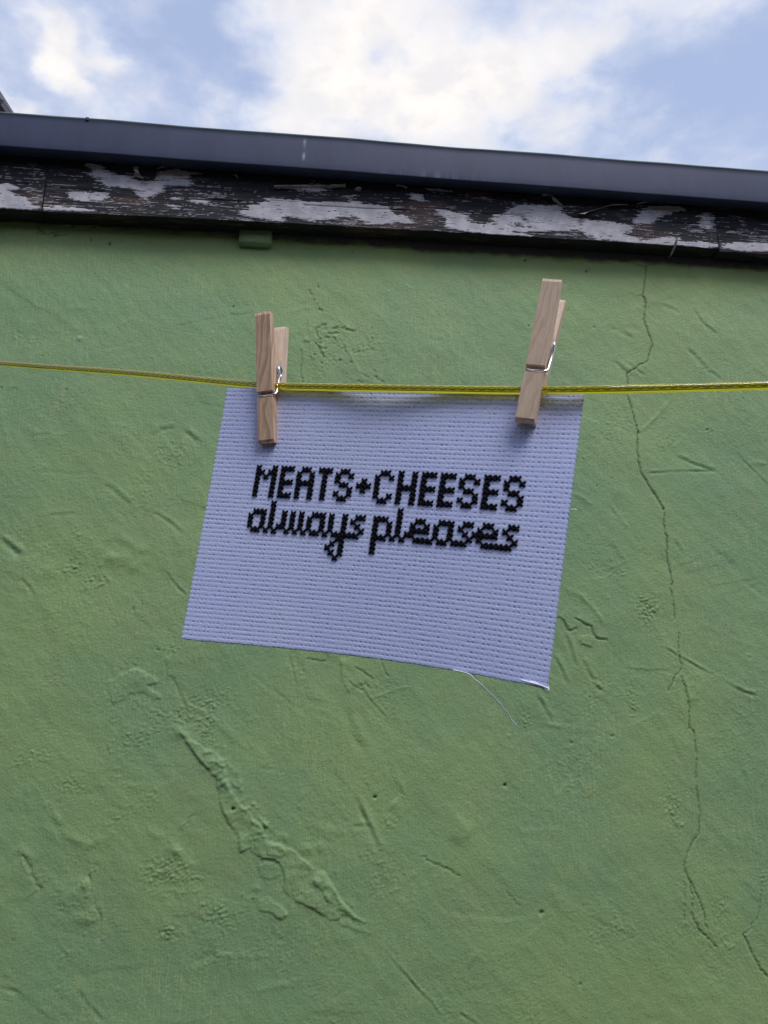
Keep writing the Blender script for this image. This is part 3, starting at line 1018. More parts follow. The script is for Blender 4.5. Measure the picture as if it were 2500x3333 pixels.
# curled flakes of paint hanging off the boards
flake_mat, ft, fbs = new_mat('curled_paint')
fo = ft.n('ShaderNodeTexCoord').outputs['Object']
ft.put(fbs, 'Base Color', ft.mix(ft.smooth(ft.noise(fo, 90, 4), .35, .65), (.30, .255, .235), (.44, .40, .37)))
fbs.inputs['Roughness'].default_value = .7


def flake(pix, curl, name='paint_flake', out=.010):
    """pix: points along the hanging (outer) edge; the flake roots a little above/below and curls out"""
    n = len(pix)
    V_, Fq_ = [], []
    rows = 5
    for j in range(rows):
        k = j / (rows - 1)
        for i, (ex, ey, rx, ry) in enumerate(pix):
            px_, py_ = ex + (rx - ex) * k, ey + (ry - ey) * k
            w = FW + .0015 + out * math.sin(k * math.pi * curl) * (.6 + .4 * math.sin(i * 1.7 + 1))
            q = on_wall(px_, py_, w)
            V_.append((q[0], -w, q[1]))
    for j in range(rows - 1):
        for i in range(n - 1):
            a = j * n + i
            Fq_.append((a, a + 1, a + n + 1, a + n))
    # give the flake a thickness
    m_ = len(V_)
    V_ += [(x, y - .0007, z) for x, y, z in V_]
    Fq_ += [tuple(m_ + q for q in f[::-1]) for f in Fq_]
    ring = [i for i in range(n)] + [j * n + n - 1 for j in range(1, rows)] + [(rows - 1) * n + i for i in range(n - 2, -1, -1)] + [j * n for j in range(rows - 2, 0, -1)]
    for a, b in zip(ring, ring[1:] + ring[:1]):
        Fq_.append((a, b, m_ + b, m_ + a))
    me = bpy.data.meshes.new(name)
    me.from_pydata(V_, [], Fq_)
    me.update()
    o = link(name, me, flake_mat, b2)
    return o


def fl(cropf, roots, tips, curl=.55, out=.010):
    r, tp_ = cropf(roots), cropf(tips)
    flake([(a[0], a[1], b[0], b[1]) for a, b in zip(r, tp_)], curl, out=out)


fl(X5, [(800, 540), (830, 540), (800, 590), (815, 600)], [(805, 565), (830, 580), (850, 605), (865, 612)], .5, .012)
fl(X5, [(940, 556), (970, 545), (1000, 545), (1015, 540)], [(945, 552), (970, 536), (995, 534), (1015, 538)], .6, .012)
fl(X5, [(512, 535), (550, 530), (600, 545), (628, 550)], [(515, 522), (550, 522), (600, 535), (630, 545)], .5, .008)
fl(X6, [(165, 485), (280, 480), (370, 480), (500, 478)], [(170, 468), (280, 466), (370, 464), (500, 468)], .5, .008)
fl(X6, [(510, 480), (560, 480), (598, 478)], [(510, 462), (560, 464), (598, 456)], .5, .008)
fl(X6, [(655, 498), (670, 500), (690, 495)], [(658, 485), (680, 476), (692, 482)], .6, .010)
fl(X6, [(1380, 490), (1430, 492), (1490, 492)], [(1390, 482), (1430, 480), (1480, 484)], .6, .008)
fl(X6, [(900, 470), (940, 475), (965, 490)], [(905, 462), (945, 466), (970, 478)], .6, .008)
fl(X7, [(520, 545), (580, 535), (640, 518), (700, 500), (735, 495), (820, 495)], [(560, 548), (590, 528), (650, 512), (720, 490), (740, 488), (815, 488)], .6, .012)
fl(X7, [(870, 490), (920, 480), (970, 478)], [(880, 482), (930, 470), (965, 466)], .6, .009)
fl(X7, [(370, 470), (390, 480), (420, 500)], [(360, 440), (385, 455), (420, 490)], .6, .009)
fl(X7, [(300, 440), (340, 438), (370, 440)], [(310, 430), (345, 426), (375, 432)], .5, .008)
fl(X5, [(1390, 590), (1420, 585), (1430, 615)], [(1400, 588), (1415, 595), (1425, 610)], .6, .008)
# a splinter across the split joint
o = link('splinter', tube_mesh('splinter', [BMAT.inverted() @ at(0, 0, 0) * 0 + Vector((*[on_wall(*X7([p])[0], FW + .003)[0]], -(FW + .003), on_wall(*X7([p])[0], FW + .003)[1])) for p in [(1115, 690), (1100, 740), (1078, 790), (1062, 815)]],
         .0024, 6, True, [.0012, .0026, .0022, .0006]), fascia_mat, b2)

# ---------------------------------------------------------------- gutter
gut_mat, gtn, gbs = new_mat('grey_gutter_plastic')
go = gtn.n('ShaderNodeTexCoord').outputs['Object']
gn = gtn.noise(gtn.scaled(go, (1, 1, .35)), 34, 5, .65)
gfine = gtn.noise(go, 260, 3, .6)
gc = gtn.mix(gtn.smooth(gn, .3, .7), (.028, .035, .078), (.038, .046, .096))
gc = gtn.mix(gtn.math('MULTIPLY', gtn.smooth(gfine, .60, .75), .35), gc, (.10, .105, .13))
gc = gtn.mix(gtn.attr('rim_green'), gc, (.20, .27, .225))  # greenish tint along the top lip
gc = gtn.mix(gtn.attr('pale'), gc, (.42, .43, .47))
gtn.put(gbs, 'Base Color', gc)
gbs.inputs['Roughness'].default_value = .6
gbs.inputs['Specular IOR Level'].default_value = .4


def make_gutter():
    uu = np.concatenate([np.linspace(-4.2, ul, 30)[:-1], np.linspace(ul, ur, 1100), np.linspace(ur, 4.2, 30)[1:]])
    zb, ztp = np.polyval(gb, uu), np.polyval(gt, uu)
    ztp = ztp + .0012 * fbm(uu * 5, uu * 0 + 3, 2)
    hgt = ztp - zb
    wob = .0012 * fbm(uu * 4, uu * 0 + 8, 3)
    # profile from the back inside edge round to the hidden back: (w offset, fraction of height, extra dz, green tint)
    prof = [(-.028, .80, 0, 0), (-.0285, .05, 0, 0), (-.024, .0, .002, 0), (-.010, 0, 0, 0), (-.0015, 0, .0002, 0), (-.0003, 0, .0014, 0), (0, .04, 0, 0), (.0006, .20, 0, 0), (.0008, .35, 0, 0), (.0008, .50, 0, 0), (.0006, .65, 0, 0), (.0003, .80, 0, 0),
            (0, .90, 0, .05), (.0008, .935, 0, .35), (.0018, .955, 0, .7), (.0020, .975, 0, .9), (.0012, .99, 0, 1), (-.001, 1.0, 0, 1), (-.004, 1.0, -.0004, 1), (-.006, .985, 0, .8), (-.006, .93, 0, .5), (-.0045, .85, 0, 0), (-.0045, .12, 0, 0), (-.012, .05, .001, 0), (-.021, .05, .001, 0), (-.025, .12, 0, 0), (-.025, .80, 0, 0)]
    V_, al, pa = [], [], []
    for (w, k, dz, a) in prof:
        z = zb + hgt * k + dz
        V_.append(np.stack([uu, -(GW + w + wob), z], 1))
        al.append(np.clip(a * (.35 + .9 * (fbm(uu * 9, uu * 0 + k * 30, 3) + .45)), 0, 1))
        p = np.zeros(len(uu))
        if .06 < k < .99 and w > -.003:
            for px_, kk, sg in ((992, .75, .0010), (990, .35, .0007)):
                uq = on_wall(px_, 470, GW)[0]
                p = np.maximum(p, .9 * np.exp(-((uu - uq) / .0022) ** 2) * np.exp(-((k - kk) / .08) ** 2))
        if .03 < k < .22 and w > -.003:
            uq = on_wall(1400, 570, GW)[0]
            p = np.maximum(p, .20 * np.exp(-((uu - uq) / .09) ** 2) * sstep(-.1, .4, fbm(uu * 70, uu * 0, 3)) * (1.2 - k * 5))
        pa.append(p)
    V_ = np.array(V_)
    n, m_ = V_.shape[:2]
    fq_ = grid_faces(m_, n)
    i = np.arange(m_ - 1)
    close = np.stack([(n - 1) * m_ + i, (n - 1) * m_ + i + 1, i + 1, i], 1)
    me = np_mesh('gutter', V_.reshape(-1, 3), np.concatenate([fq_, close]), False, {'rim_green': np.concatenate(al), 'pale': np.concatenate(pa)})
    return link('gutter', me, gut_mat, building)


gutter = make_gutter()
gutter['label'] = 'dark blue grey square gutter with a thin pale green rim along its top'
# union clip where two gutter lengths meet, showing as a small step in the top edge
uc = on_wall(284, 380, GW)[0]
bm = bmesh.new()
zc_ = float(np.polyval(gt, uc))
add_box(bm, uc - .002, uc + .004, -(GW + .0028), -(GW - .006), zc_ - .006, zc_ + .0007)
bmesh.ops.bevel(bm, geom=bm.edges[:], offset=.0008, segments=1, affect='EDGES')
bm_obj('gutter_clip', bm, gut_mat, gutter)

# roof sheet behind the gutter
bm = bmesh.new()
zg0, zg1 = float(np.polyval(gt, -4.2)), float(np.polyval(gt, 4.2))
vs = [bm.verts.new(p) for p in ((-4.2, -.034, zg0 - .02), (4.2, -.034, zg1 - .02), (4.2, 3.5, zg1 + .33), (-4.2, 3.5, zg0 + .33),
                                (-4.2, -.034, zg0 - .045), (4.2, -.034, zg1 - .045), (4.2, 3.5, zg1 + .30), (-4.2, 3.5, zg0 + .30))]
for f in ((0, 1, 2, 3), (7, 6, 5, 4), (0, 4, 5, 1), (1, 5, 6, 2), (2, 6, 7, 3), (3, 7, 4, 0)):
    bm.faces.new([vs[i] for i in f])
bm_obj('roof', bm, simple_mat('roof_felt', (.07, .07, .075), .8), building)

# ------------------------------------------------------------------ ground and an added, unseen wall that blocks low sky
bm = bmesh.new()
g_ = 60
vs = [bm.verts.new(p) for p in ((-g_, -g_, 0), (g_, -g_, 0), (g_, g_, 0), (-g_, g_, 0))]
bm.faces.new(vs)
ground = bm_obj('ground', bm, simple_mat('yard_concrete', (.05, .05, .052), .85))
tag(ground, 'plain concrete yard in front of the green wall', kind='structure')
bm = bmesh.new()
add_box(bm, -7, 7, -2.2, -2.0, 0, 3.1)  # added out of view to cut sky light on the lower wall
yw = bm_obj('sky_blocker_wall', bm, simple_mat('sky_blocker_brick', (.10, .08, .07), .85))
tag(yw, 'unseen brick wall added behind the camera to block low sky light', kind='structure')

# ------------------------------------------------------------------ the neighbouring roof, top left
nr = empty('neighbour_house', at(-60, 420, 9.0) - Vector((0, 0, 0)))
tag(nr, 'dark tiled roof verge of a house peeping above the gutter at far left', 'house')
slate = simple_mat('dark_slate', (.045, .036, .045), .6)
verge = simple_mat('verge_board', (.16, .13, .16), .6)
ninv = nr.matrix_basis.inverted()


def npt(px, py, d=9.0, dz=0.0):
    q = ninv @ at(px, py, d)
    return Vector((q.x, q.y, q.z + dz))


def prism(name, pix, mat, thick, parent, d=9.0, bev=0.0):
    """a gable-side piece: its face outline at one distance, running back from the yard"""
    bm = bmesh.new()
    a = [bm.verts.new(npt(x, y, d)) for x, y in pix]
    b = [bm.verts.new(v.co + Vector((0, thick, 0))) for v in a]
    bm.faces.new(a)
    bm.faces.new(b[::-1])
    n = len(a)
    for i in range(n):
        bm.faces.new((a[i], b[i], b[(i + 1) % n], a[(i + 1) % n]))
    return bm_obj(name, bm, mat, parent)


prism('gable_wall', [(-700, 700), (-700, -330), (-400, -330), (150, 560), (240, 700)], simple_mat('gable_render', (.05, .045, .05), .8), 4.0, nr, 9.0)
prism('roof', [(-420, -330), (-405, -352), (1.5, 322), (-6, 330)], slate, 4.2, nr, 8.9)
prism('roof', [(-7, 331), (2, 325), (9, 323.5), (14, 331), (260, 722), (236, 722), (8, 350)], slate, 4.2, nr, 8.9)
prism('verge_board', [(4, 341), (12, 330), (252, 712), (236, 718)], verge, .03, nr, 8.85)

# ------------------------------------------------------------------ the cloth
NC, NR = 79, 58
U0, V0 = 11.0, 18.05             # where the stitching starts, in cells
Q = dict(TL=at(740, 1262, .410), TR=at(1902, 1277, .3505), BL=at(590, 2080, .3888), BR=at(1782, 2243, .3256))
DU0 = (Q['TR'] - Q['TL']).normalized()
DV0 = (Q['BL'] - Q['TL']).normalized()
CN = DU0.cross(DV0)              # points towards the wall
if CN.y < 0: CN = -CN
CN.normalize()
cTL, cTR, cBL, cBR, cn = (np.array(v) for v in (Q['TL'], Q['TR'], Q['BL'], Q['BR'], CN))
cup = -np.array(DV0)


def cloth_np(u, v):
    """u, v in cells (arrays) -> points on the cloth's mid surface"""
    a, b = u / NC, v / NR
    a_, b_ = a[..., None], b[..., None]
    p = (cTL * (1 - a_) + cTR * a_) * (1 - b_) + (cBL * (1 - a_) + cBR * a_) * b_
    ac = np.clip(a, 0, 1)
    lift = .0036 * 4 * ac ** 1.3 * (1 - ac) * np.clip(b, 0, 1) ** 2      # the lower hem bows up a little
    bow = .0035 * np.sin(np.pi * ac) * np.clip(b, 0, 1) - .0025 * np.sin(np.pi * np.clip(b, 0, 1)) * (ac - .3)
    return p + cup * lift[..., None] + cn * bow[..., None]


def cloth_pt(u, v, off=0.0):
    p = cloth_np(np.array(u, dtype=float), np.array(v, dtype=float))
    return Vector(p) - CN * off


origin = cloth_pt(NC / 2, 0)
sampler = empty('cross_stitch_sampler', origin)
tag(sampler, 'white woven cloth cross stitched MEATS+CHEESES always pleases in black, pegged to the yellow line', 'embroidery')

cl_mat, t, b = new_mat('white_aida_cotton')
o_ = t.n('ShaderNodeTexCoord').outputs['Object']
th = t.noise(o_, 2600, 3, .7)
bl = t.noise(o_, 26, 4, .6)
c = t.mix(t.smooth(bl, .35, .7), (.62, .67, 1.0), (.66, .705, 1.0))
c = t.mix(t.math('MULTIPLY', t.smooth(th, .45, .7), .25), c, (.55, .60, .95))
c = t.mix(t.attr('painted_shade'), c, (.45, .44, .46))  # soft shade of the line and pegs, put into the cloth colour
t.put(b, 'Base Color', c)
b.inputs['Roughness'].default_value = .9
b.inputs['Specular IOR Level'].default_value = .15
b.inputs['Sheen Weight'].default_value = .15
bp = t.n('ShaderNodeBump', Height=th)
bp.inputs['Strength'].default_value = .4
bp.inputs['Distance'].default_value = .0003
t.put(b, 'Normal', bp)

KS = 6
gu = np.arange(NC * KS + 1) / KS
gv = np.arange(NR * KS + 1) / KS
GU, GV = np.meshgrid(gu, gv)
fu, fv = GU - np.round(GU), GV - np.round(GV)      # offset from the nearest hole
cu_, cv_ = np.round(GU).astype(int), np.round(GV).astype(int)
hj = np.clip(rng.normal(.62, .32, (NR + 1, NC + 1)), .05, 1.2)
hx = rng.normal(0, .05, (NR + 1, NC + 1))
hd = hj[cv_, cu_]
rad = np.hypot(fu * 1.0 - hx[cv_, cu_], fv * 1.1)
row_g = np.exp(-(fv / .17) ** 2)
col_g = np.exp(-(fu / .13) ** 2)
rowj = rng.uniform(.85, 1.15, NR + 1)[cv_]
hgt = -.00007 * row_g * rowj - .00003 * col_g - .0006 * hd * np.exp(-(rad / .135) ** 2)
hgt += .00007 * fbm(GU * 1.7, GV * 1.7, 2)
# a little unevenness of the weave
ju = .05 * fbm(GU * .5, GV * .5, 3)
jv = .06 * fbm(GU * .35 + 50, GV * .5, 3)
edge_j = .10 * fbm(GV * 2.2, GV * 0 + 5, 2)
eu = np.where(GU <= 0, edge_j, 0) + np.where(GU >= NC, edge_j, 0)
scal = .18 * (np.abs(np.sin(np.pi * GV)) - .5)
eu += np.where(GU <= .2, -scal, 0) + np.where(GU >= NC - .2, scal, 0)
ev = np.where(GV <= 0, .35 * fbm(GU * 1.5, GU * 0, 3) + .12 * np.sin(GU * 2 * np.pi) * (GU > 70), 0) + np.where(GV >= NR, .3 * fbm(GU * .9, GU * 0 + 9, 3), 0)
P = cloth_np(GU + ju + eu, GV + jv + ev) - cn * hgt[..., None]
painted_shade = .28 * np.exp(-np.maximum(GV - .3, 0) / 1.3) * np.clip(.25 + 1.5 * fbm(GU * .12, GV * .5, 3), 0, 1)  # painted shade under the line, fading down from the top hem
for (a, c_) in ((10.2, 13.5), (67, 8.8)):  # painted soft shadow just below each peg tip
    painted_shade = np.maximum(painted_shade, .22 * np.exp(-((GU - a) / 3.2) ** 2 - ((GV - c_) / 1.5) ** 2))
Pf = P.reshape(-1, 3) - np.array(origin)
nu_, nv_ = len(gu), len(gv)
Pb = Pf + cn * .0008
fr = grid_faces(nu_, nv_)
nfv = len(Pf)
# back: one quad per cell on the same lattice
bi = np.arange(0, nu_, KS)
bj = np.arange(0, nv_, KS)
BI, BJ = np.meshgrid(bi, bj)
back_idx = (BJ * nu_ + BI).ravel()
Pback = cloth_np(GU + ju + eu, GV + jv + ev).reshape(-1, 3)[back_idx] - np.array(origin) + cn * .0009
bf = grid_faces(len(bi), len(bj), True) + nfv
per = [j * nu_ for j in range(nv_)], [j * nu_ + nu_ - 1 for j in range(nv_)], list(range(nu_)), [(nv_ - 1) * nu_ + i for i in range(nu_)]
skv, skf = [], []
base2 = nfv + len(Pback)
cnt = 0
for pr in per:
    skv.append(Pf[pr] + cn * .0010)
    n = len(pr)
    for k in range(n - 1):
        skf.append((pr[k], pr[k + 1], base2 + cnt + k + 1, base2 + cnt + k))
    cnt += n
Vall = np.concatenate([Pf, Pback] + skv)
painted_shade_all = np.concatenate([painted_shade.ravel(), np.zeros(len(Vall) - nfv)])
me = np_mesh('weave', Vall, np.concatenate([fr, bf, np.array(skf)]), True, {'painted_shade': np.clip(painted_shade_all, 0, 1)})
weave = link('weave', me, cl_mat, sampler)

# stitches: (column, row) of every cross in each letter, counted off the photograph
def rect(cs, rs):
    return [(c, r) for c in cs for r in rs]


R7 = range(7)
gl = {
    'M': rect([0, 4], R7) + [(1, 1), (2, 2), (3, 1)],
    'E': rect([0], R7) + rect([1, 2], [0, 3, 6]),
    'A': rect([0, 3], range(1, 7)) + rect([1, 2], [0, 3]),
    'T': rect([1], R7) + [(0, 0), (2, 0)],
    'S': [(1, 0), (2, 0), (0, 1), (3, 1), (0, 2), (1, 3), (2, 3), (3, 4), (3, 5), (0, 5), (1, 6), (2, 6)],
    '+': [(1, 2), (0, 3), (1, 3), (2, 3), (1, 4)],
    'C': [(1, 0), (2, 0), (3, 1), (3, 5), (1, 6), (2, 6)] + rect([0], range(1, 6)),
    'H': rect([0, 3], R7) + [(1, 3), (2, 3)],
}
LET = [('M', 0), ('E', 6), ('A', 10), ('T', 15), ('S', 19), ('+', 24), ('C', 28), ('H', 33), ('E', 38), ('E', 42), ('S', 46), ('E', 51), ('S', 55)]
letters = [(ch, [(c0 + c, r) for c, r in gl[ch]]) for ch, c0 in LET]


def low(ch, pts):
    letters.append((ch, [(c, 10 + r) for c, r in pts]))


R4 = range(4)
a_at = lambda k: rect([k], range(1, 4)) + [(k + 1, 0), (k + 2, 0), (k + 1, 4), (k + 2, 4)] + rect([k + 3], R4)
low('a', a_at(0) + [(4, 4)])
low('l', rect([5], range(-2, 4)) + [(6, 4), (7, 3)])
low('w', rect([8, 10, 12], R4) + [(9, 4), (11, 4), (13, 4)])
low('a', a_at(14) + [(18, 4)])
low('y', rect([19], R4) + [(20, 4), (21, 4)] + rect([22], range(0, 9)) + [(21, 5), (20, 6), (19, 7), (20, 8), (21, 9)])
low('s', [(23, 4), (24, 4), (25, 4), (26, 3), (25, 2), (24, 1), (25, 0), (26, 0)])
low('p', rect([29], range(0, 8)) + [(30, 0), (31, 0), (32, 1), (32, 2), (32, 3), (30, 4), (31, 4), (33, 4)])
low('l', rect([34], range(-2, 4)) + [(35, 4), (36, 3)])
low('e', rect([37], range(1, 4)) + [(38, 0), (39, 0), (40, 1), (40, 2), (38, 2), (39, 2), (38, 4), (39, 4), (40, 4), (41, 4)])
low('a', a_at(42) + [(46, 4)])
low('s', [(47, 4), (48, 4), (49, 3), (48, 2), (47, 1), (48, 0), (49, 0)])
low('e', rect([51], range(1, 4)) + [(50, 2), (52, 0), (53, 0), (54, 1), (54, 2), (52, 2), (53, 2), (52, 4), (53, 4), (54, 4), (55, 4)])
low('s', [(56, 4), (57, 4), (58, 3), (57, 2), (56, 1), (57, 0), (58, 0)])

floss, t, b = new_mat('black_cotton_floss')
o_ = t.n('ShaderNodeTexCoord').outputs['Object']
t.put(b, 'Base Color', t.mix(t.smooth(t.noise(o_, 2200, 3, .7), .4, .7), (.003, .003, .006), (.008, .008, .014)))
b.inputs['Roughness'].default_value = .75
b.inputs['Specular IOR Level'].default_value = .15


def stitch_mesh():
    """one cross of two thick threads filling a unit cell (1 = one cell), lying in x/z, standing out along -y; both threads in one mesh because they are one stitch"""
    V_, F_ = [], []
    for d, lift in ((1, .10), (-1, .24)):
        n, sides = 7, 6
        b0 = len(V_)
        ax = Vector((1, 0, d)).normalized()
        sd = Vector((-d, 0, 1)).normalized()
        for i in range(n):
            k = i / (n - 1) * 2 - 1
            c = Vector((.56 * k, 0, .56 * k * d))
            h = lift * (1 - k ** 4) + .02
            r = .235 * (1 - .2 * k ** 4)
            for s_ in range(sides):
                a = 2 * math.pi * s_ / sides
                V_.append(c + sd * (r * 1.12 * math.cos(a)) + Vector((0, -h - r * .72 * math.sin(a), 0)))
        for i in range(n - 1):
            for s_ in range(sides):
                s2 = (s_ + 1) % sides
                F_.append((b0 + i * sides + s_, b0 + i * sides + s2, b0 + (i + 1) * sides + s2, b0 + (i + 1) * sides + s_))
        F_.append(tuple(b0 + s_ for s_ in range(sides)))
        F_.append(tuple(b0 + (n - 1) * sides + s_ for s_ in range(sides))[::-1])
    me = bpy.data.meshes.new('cross_stitch')
    me.from_pydata([tuple(v) for v in V_], [], F_)
    me.polygons.foreach_set('use_smooth', np.ones(len(F_), dtype=bool))
    me.update()
    me.materials.append(floss)
    return me


st_me = stitch_mesh()
s_base = Matrix.Translation(origin)
s_inv = s_base.inverted()
n_st = 0
for ch, cells in letters:
    c0 = min(c for c, r in cells)
    r1 = max(r for c, r in cells)
    lp = s_inv @ cloth_pt(U0 + c0, V0 + r1 + 1)
    le = bpy.data.objects.new('stitched_letter' if ch != '+' else 'stitched_plus_sign', None)
    COL.objects.link(le)
    le.empty_display_size = .01
    le.parent = sampler
    le.location = lp
    le['label'] = 'black stitched plus sign' if ch == '+' else 'black stitched letter ' + ch
    for (c, r) in cells:
        u, v = U0 + c + .5, V0 + r + .5
        p = cloth_pt(u, v)
        ex = cloth_pt(u + .5, v) - cloth_pt(u - .5, v)
        ez = cloth_pt(u, v - .5) - cloth_pt(u, v + .5)
        ey = CN * ((ex.length + ez.length) / 2)
        jit = Vector((random.gauss(0, .03), 0, random.gauss(0, .03)))
        p = p + ex * jit.x + ez * jit.z + CN * -.00005
        sc = random.uniform(.94, 1.06)
        mtx = Matrix(((ex.x * sc, ey.x, ez.x * sc, p.x), (ex.y * sc, ey.y, ez.y * sc, p.y), (ex.z * sc, ey.z, ez.z * sc, p.z), (0, 0, 0, 1)))
        s = bpy.data.objects.new('cross_stitch', st_me)
        COL.objects.link(s)
        s.parent = le
        s.matrix_local = Matrix.Translation(-lp) @ s_inv @ mtx
        n_st += 1

# loose threads
th_mat = simple_mat('loose_white_thread', (.85, .87, .90), .85)


def thread(name, pix, d, r, parent):
    pts = [Vector(s_inv @ at(x, y, dd)) for (x, y), dd in zip(pix, np.interp(np.linspace(0, 1, len(pix)), np.linspace(0, 1, len(d)), d))]
    # smooth it
    out = []
    for i in range(len(pts) - 1):
        p0, p1, p2, p3 = pts[max(i - 1, 0)], pts[i], pts[i + 1], pts[min(i + 2, len(pts) - 1)]
        for k in range(4):
            q = k / 4
            out.append(.5 * ((2 * p1) + (p2 - p0) * q + (2 * p0 - 5 * p1 + 4 * p2 - p3) * q * q + (3 * p1 - p0 - 3 * p2 + p3) * q ** 3))
    out.append(pts[-1])
    return link(name, tube_mesh(name, out, r, 6), th_mat, parent)


Z8 = lambda p: crop(1400, 2000, 2.765, p)
thread('loose_thread', Z8([(205, 500), (280, 515), (355, 540), (400, 585), (450, 620), (500, 670), (540, 712), (580, 745), (610, 785), (645, 815), (665, 855), (695, 880), (725, 940), (755, 970), (775, 1005)]), [.3405, .337, .335], 0.00032, sampler)
thread('frayed_strand', Z8([(880, 605), (940, 628), (1000, 655), (1040, 690), (1058, 692)]), [.3295, .326], .00034, sampler)
thread('frayed_strand', Z8([(900, 605), (960, 615), (1020, 640), (1062, 650), (1065, 690)]), [.3290, .3252], .00036, sampler)
thread('frayed_strand', Z8([(820, 590), (900, 612), (1000, 640), (1062, 668)]), [.3295, .3255], .00040, sampler)
thread('frayed_strand', C_([(288, 1588), (305, 1582), (328, 1585)]), [.338, .337], .00025, sampler)

# ------------------------------------------------------------------ the yellow line
line = empty('washing_line', at(1250, 1265, .384))
tag(line, 'shiny translucent yellow washing line with a twisted core strung across the wall', 'washing line')
linv = Matrix.Translation(line.location).inverted()
ctrl = [(-760, 1128, .80), (-380, 1155, .645), (0, 1182, .540), (420, 1214, .468), (700, 1241, .426), (870, 1255.5, .4022), (1060, 1260.5, .3895), (1250, 1264, .3765), (1480, 1268, .3675), (1715, 1271, .3566), (1900, 1269.5, .347),
        (2200, 1263, .341), (2500, 1255, .335), (2900, 1243, .328), (3400, 1228, .322)]
cp = [linv @ at(*c) for c in ctrl]
cp[0] = linv @ (at(0, 1182, .540) + (at(0, 1182, .540) - at(870, 1255.5, .4022)) * 3.4 + Vector((0, 0, .05)))
cp[1] = linv @ (at(0, 1182, .540) + (at(0, 1182, .540) - at(870, 1255.5, .4022)) * 1.2)
cp.append(cp[-1] + (cp[-1] - cp[-2]) * 6)


def catmull(pts, n):
    out = []
    for i in range(len(pts) - 1):
        p0, p1, p2, p3 = pts[max(i - 1, 0)], pts[i], pts[i + 1], pts[min(i + 2, len(pts) - 1)]
        for k in range(n):
            q = k / n
            out.append(.5 * ((2 * p1) + (p2 - p0) * q + (2 * p0 - 5 * p1 + 4 * p2 - p3) * q * q + (3 * p1 - p0 - 3 * p2 + p3) * q ** 3))
    out.append(pts[-1])
    return out


axis = catmull(cp, 40)
# resample evenly
LL = [0]
for a, b_ in zip(axis[:-1], axis[1:]): LL.append(LL[-1] + (b_ - a).length)
NS = int(LL[-1] / .0012)
tq = np.linspace(0, LL[-1], NS)
AX = np.stack([np.interp(tq, LL, [p[k] for p in axis]) for k in range(3)], 1)
axis = [Vector(p) for p in AX]
sheath_mat, t, b = new_mat('clear_yellow_sheath')
b.inputs['Base Color'].default_value = (1.0, .88, .06, 1)
b.inputs['Roughness'].default_value = .03
b.inputs['IOR'].default_value = 1.46
b.inputs['Transmission Weight'].default_value = .78
core_mat = simple_mat('twisted_dark_core', (.085, .045, .008), .35, .1)
RS = .0020
rad_ = [RS * (1 + .02 * math.sin(i * .11) + .012 * math.sin(i * .37)) for i in range(NS)]
link('sheath', tube_mesh('sheath', axis[::2], RS, 20, True, rad_[::2]), sheath_mat, line)
for k in range(2):
    pts = []
    for i, p in enumerate(axis):
        tn = (axis[min(i + 1, NS - 1)] - axis[max(i - 1, 0)]).normalized()
        up = (Vector((0, 0, 1)) - tn * tn.z).normalized()
        sd = tn.cross(up)
        a = tq[i] / .0095 * 2 * math.pi + k * math.pi
        pts.append(p + (up * math.cos(a) + sd * math.sin(a)) * .00044 + up * .00046 + Vector((0, -.0003, 0)))
    link('core_strand', tube_mesh('core_strand', pts, .00030, 6), core_mat, line)

# ------------------------------------------------------------------ clothes pegs


def wood_material(name, light, dark, seed):
    m, t, b = new_mat(name)
    o = t.vmath('ADD', t.n('ShaderNodeTexCoord').outputs['Object'], (seed * 1.7, seed * .9, seed))
    dis = t.noise(t.scaled(o, (1, 1, .25)), 60, 3, .5)
    sp_ = t.n('ShaderNodeSeparateXYZ', Vector=o)
    ring = t.math('ADD', t.math('MULTIPLY', sp_.outputs[0], 260), t.math('MULTIPLY', dis, 6.5))
    ring = t.math('ADD', ring, t.math('MULTIPLY', sp_.outputs[1], 240))
    rg = t.math('FRACT', ring)
    band = t.math('MULTIPLY', t.smooth(rg, .35, .93), t.smooth(rg, 1.0, .95))
    fib = t.noise(t.scaled(o, (1, 1, .04)), 1500, 4, .65)
    c = t.mix(band, light, dark)
    c = t.mix(t.math('MULTIPLY', t.smooth(fib, .42, .68), .45), c, tuple(x * .72 for x in dark))
    c = t.mix(t.math('MULTIPLY', t.smooth(t.noise(t.scaled(o, (1, 1, .3)), 90, 3), .5, .75), .4), c, tuple(min(1, x * 1.12) for x in light))
    t.put(b, 'Base Color', c)
    b.inputs['Roughness'].default_value = .6
    b.inputs['Specular IOR Level'].default_value = .3
    bp = t.n('ShaderNodeBump', Height=fib)
    bp.inputs['Strength'].default_value = .25
    bp.inputs['Distance'].default_value = .0004
    t.put(b, 'Normal', bp)
    return m


steel, t, b = new_mat('peg_spring_steel')
b.inputs['Base Color'].default_value = (.78, .79, .82, 1)
b.inputs['Metallic'].default_value = 1.0
b.inputs['Roughness'].default_value = .22


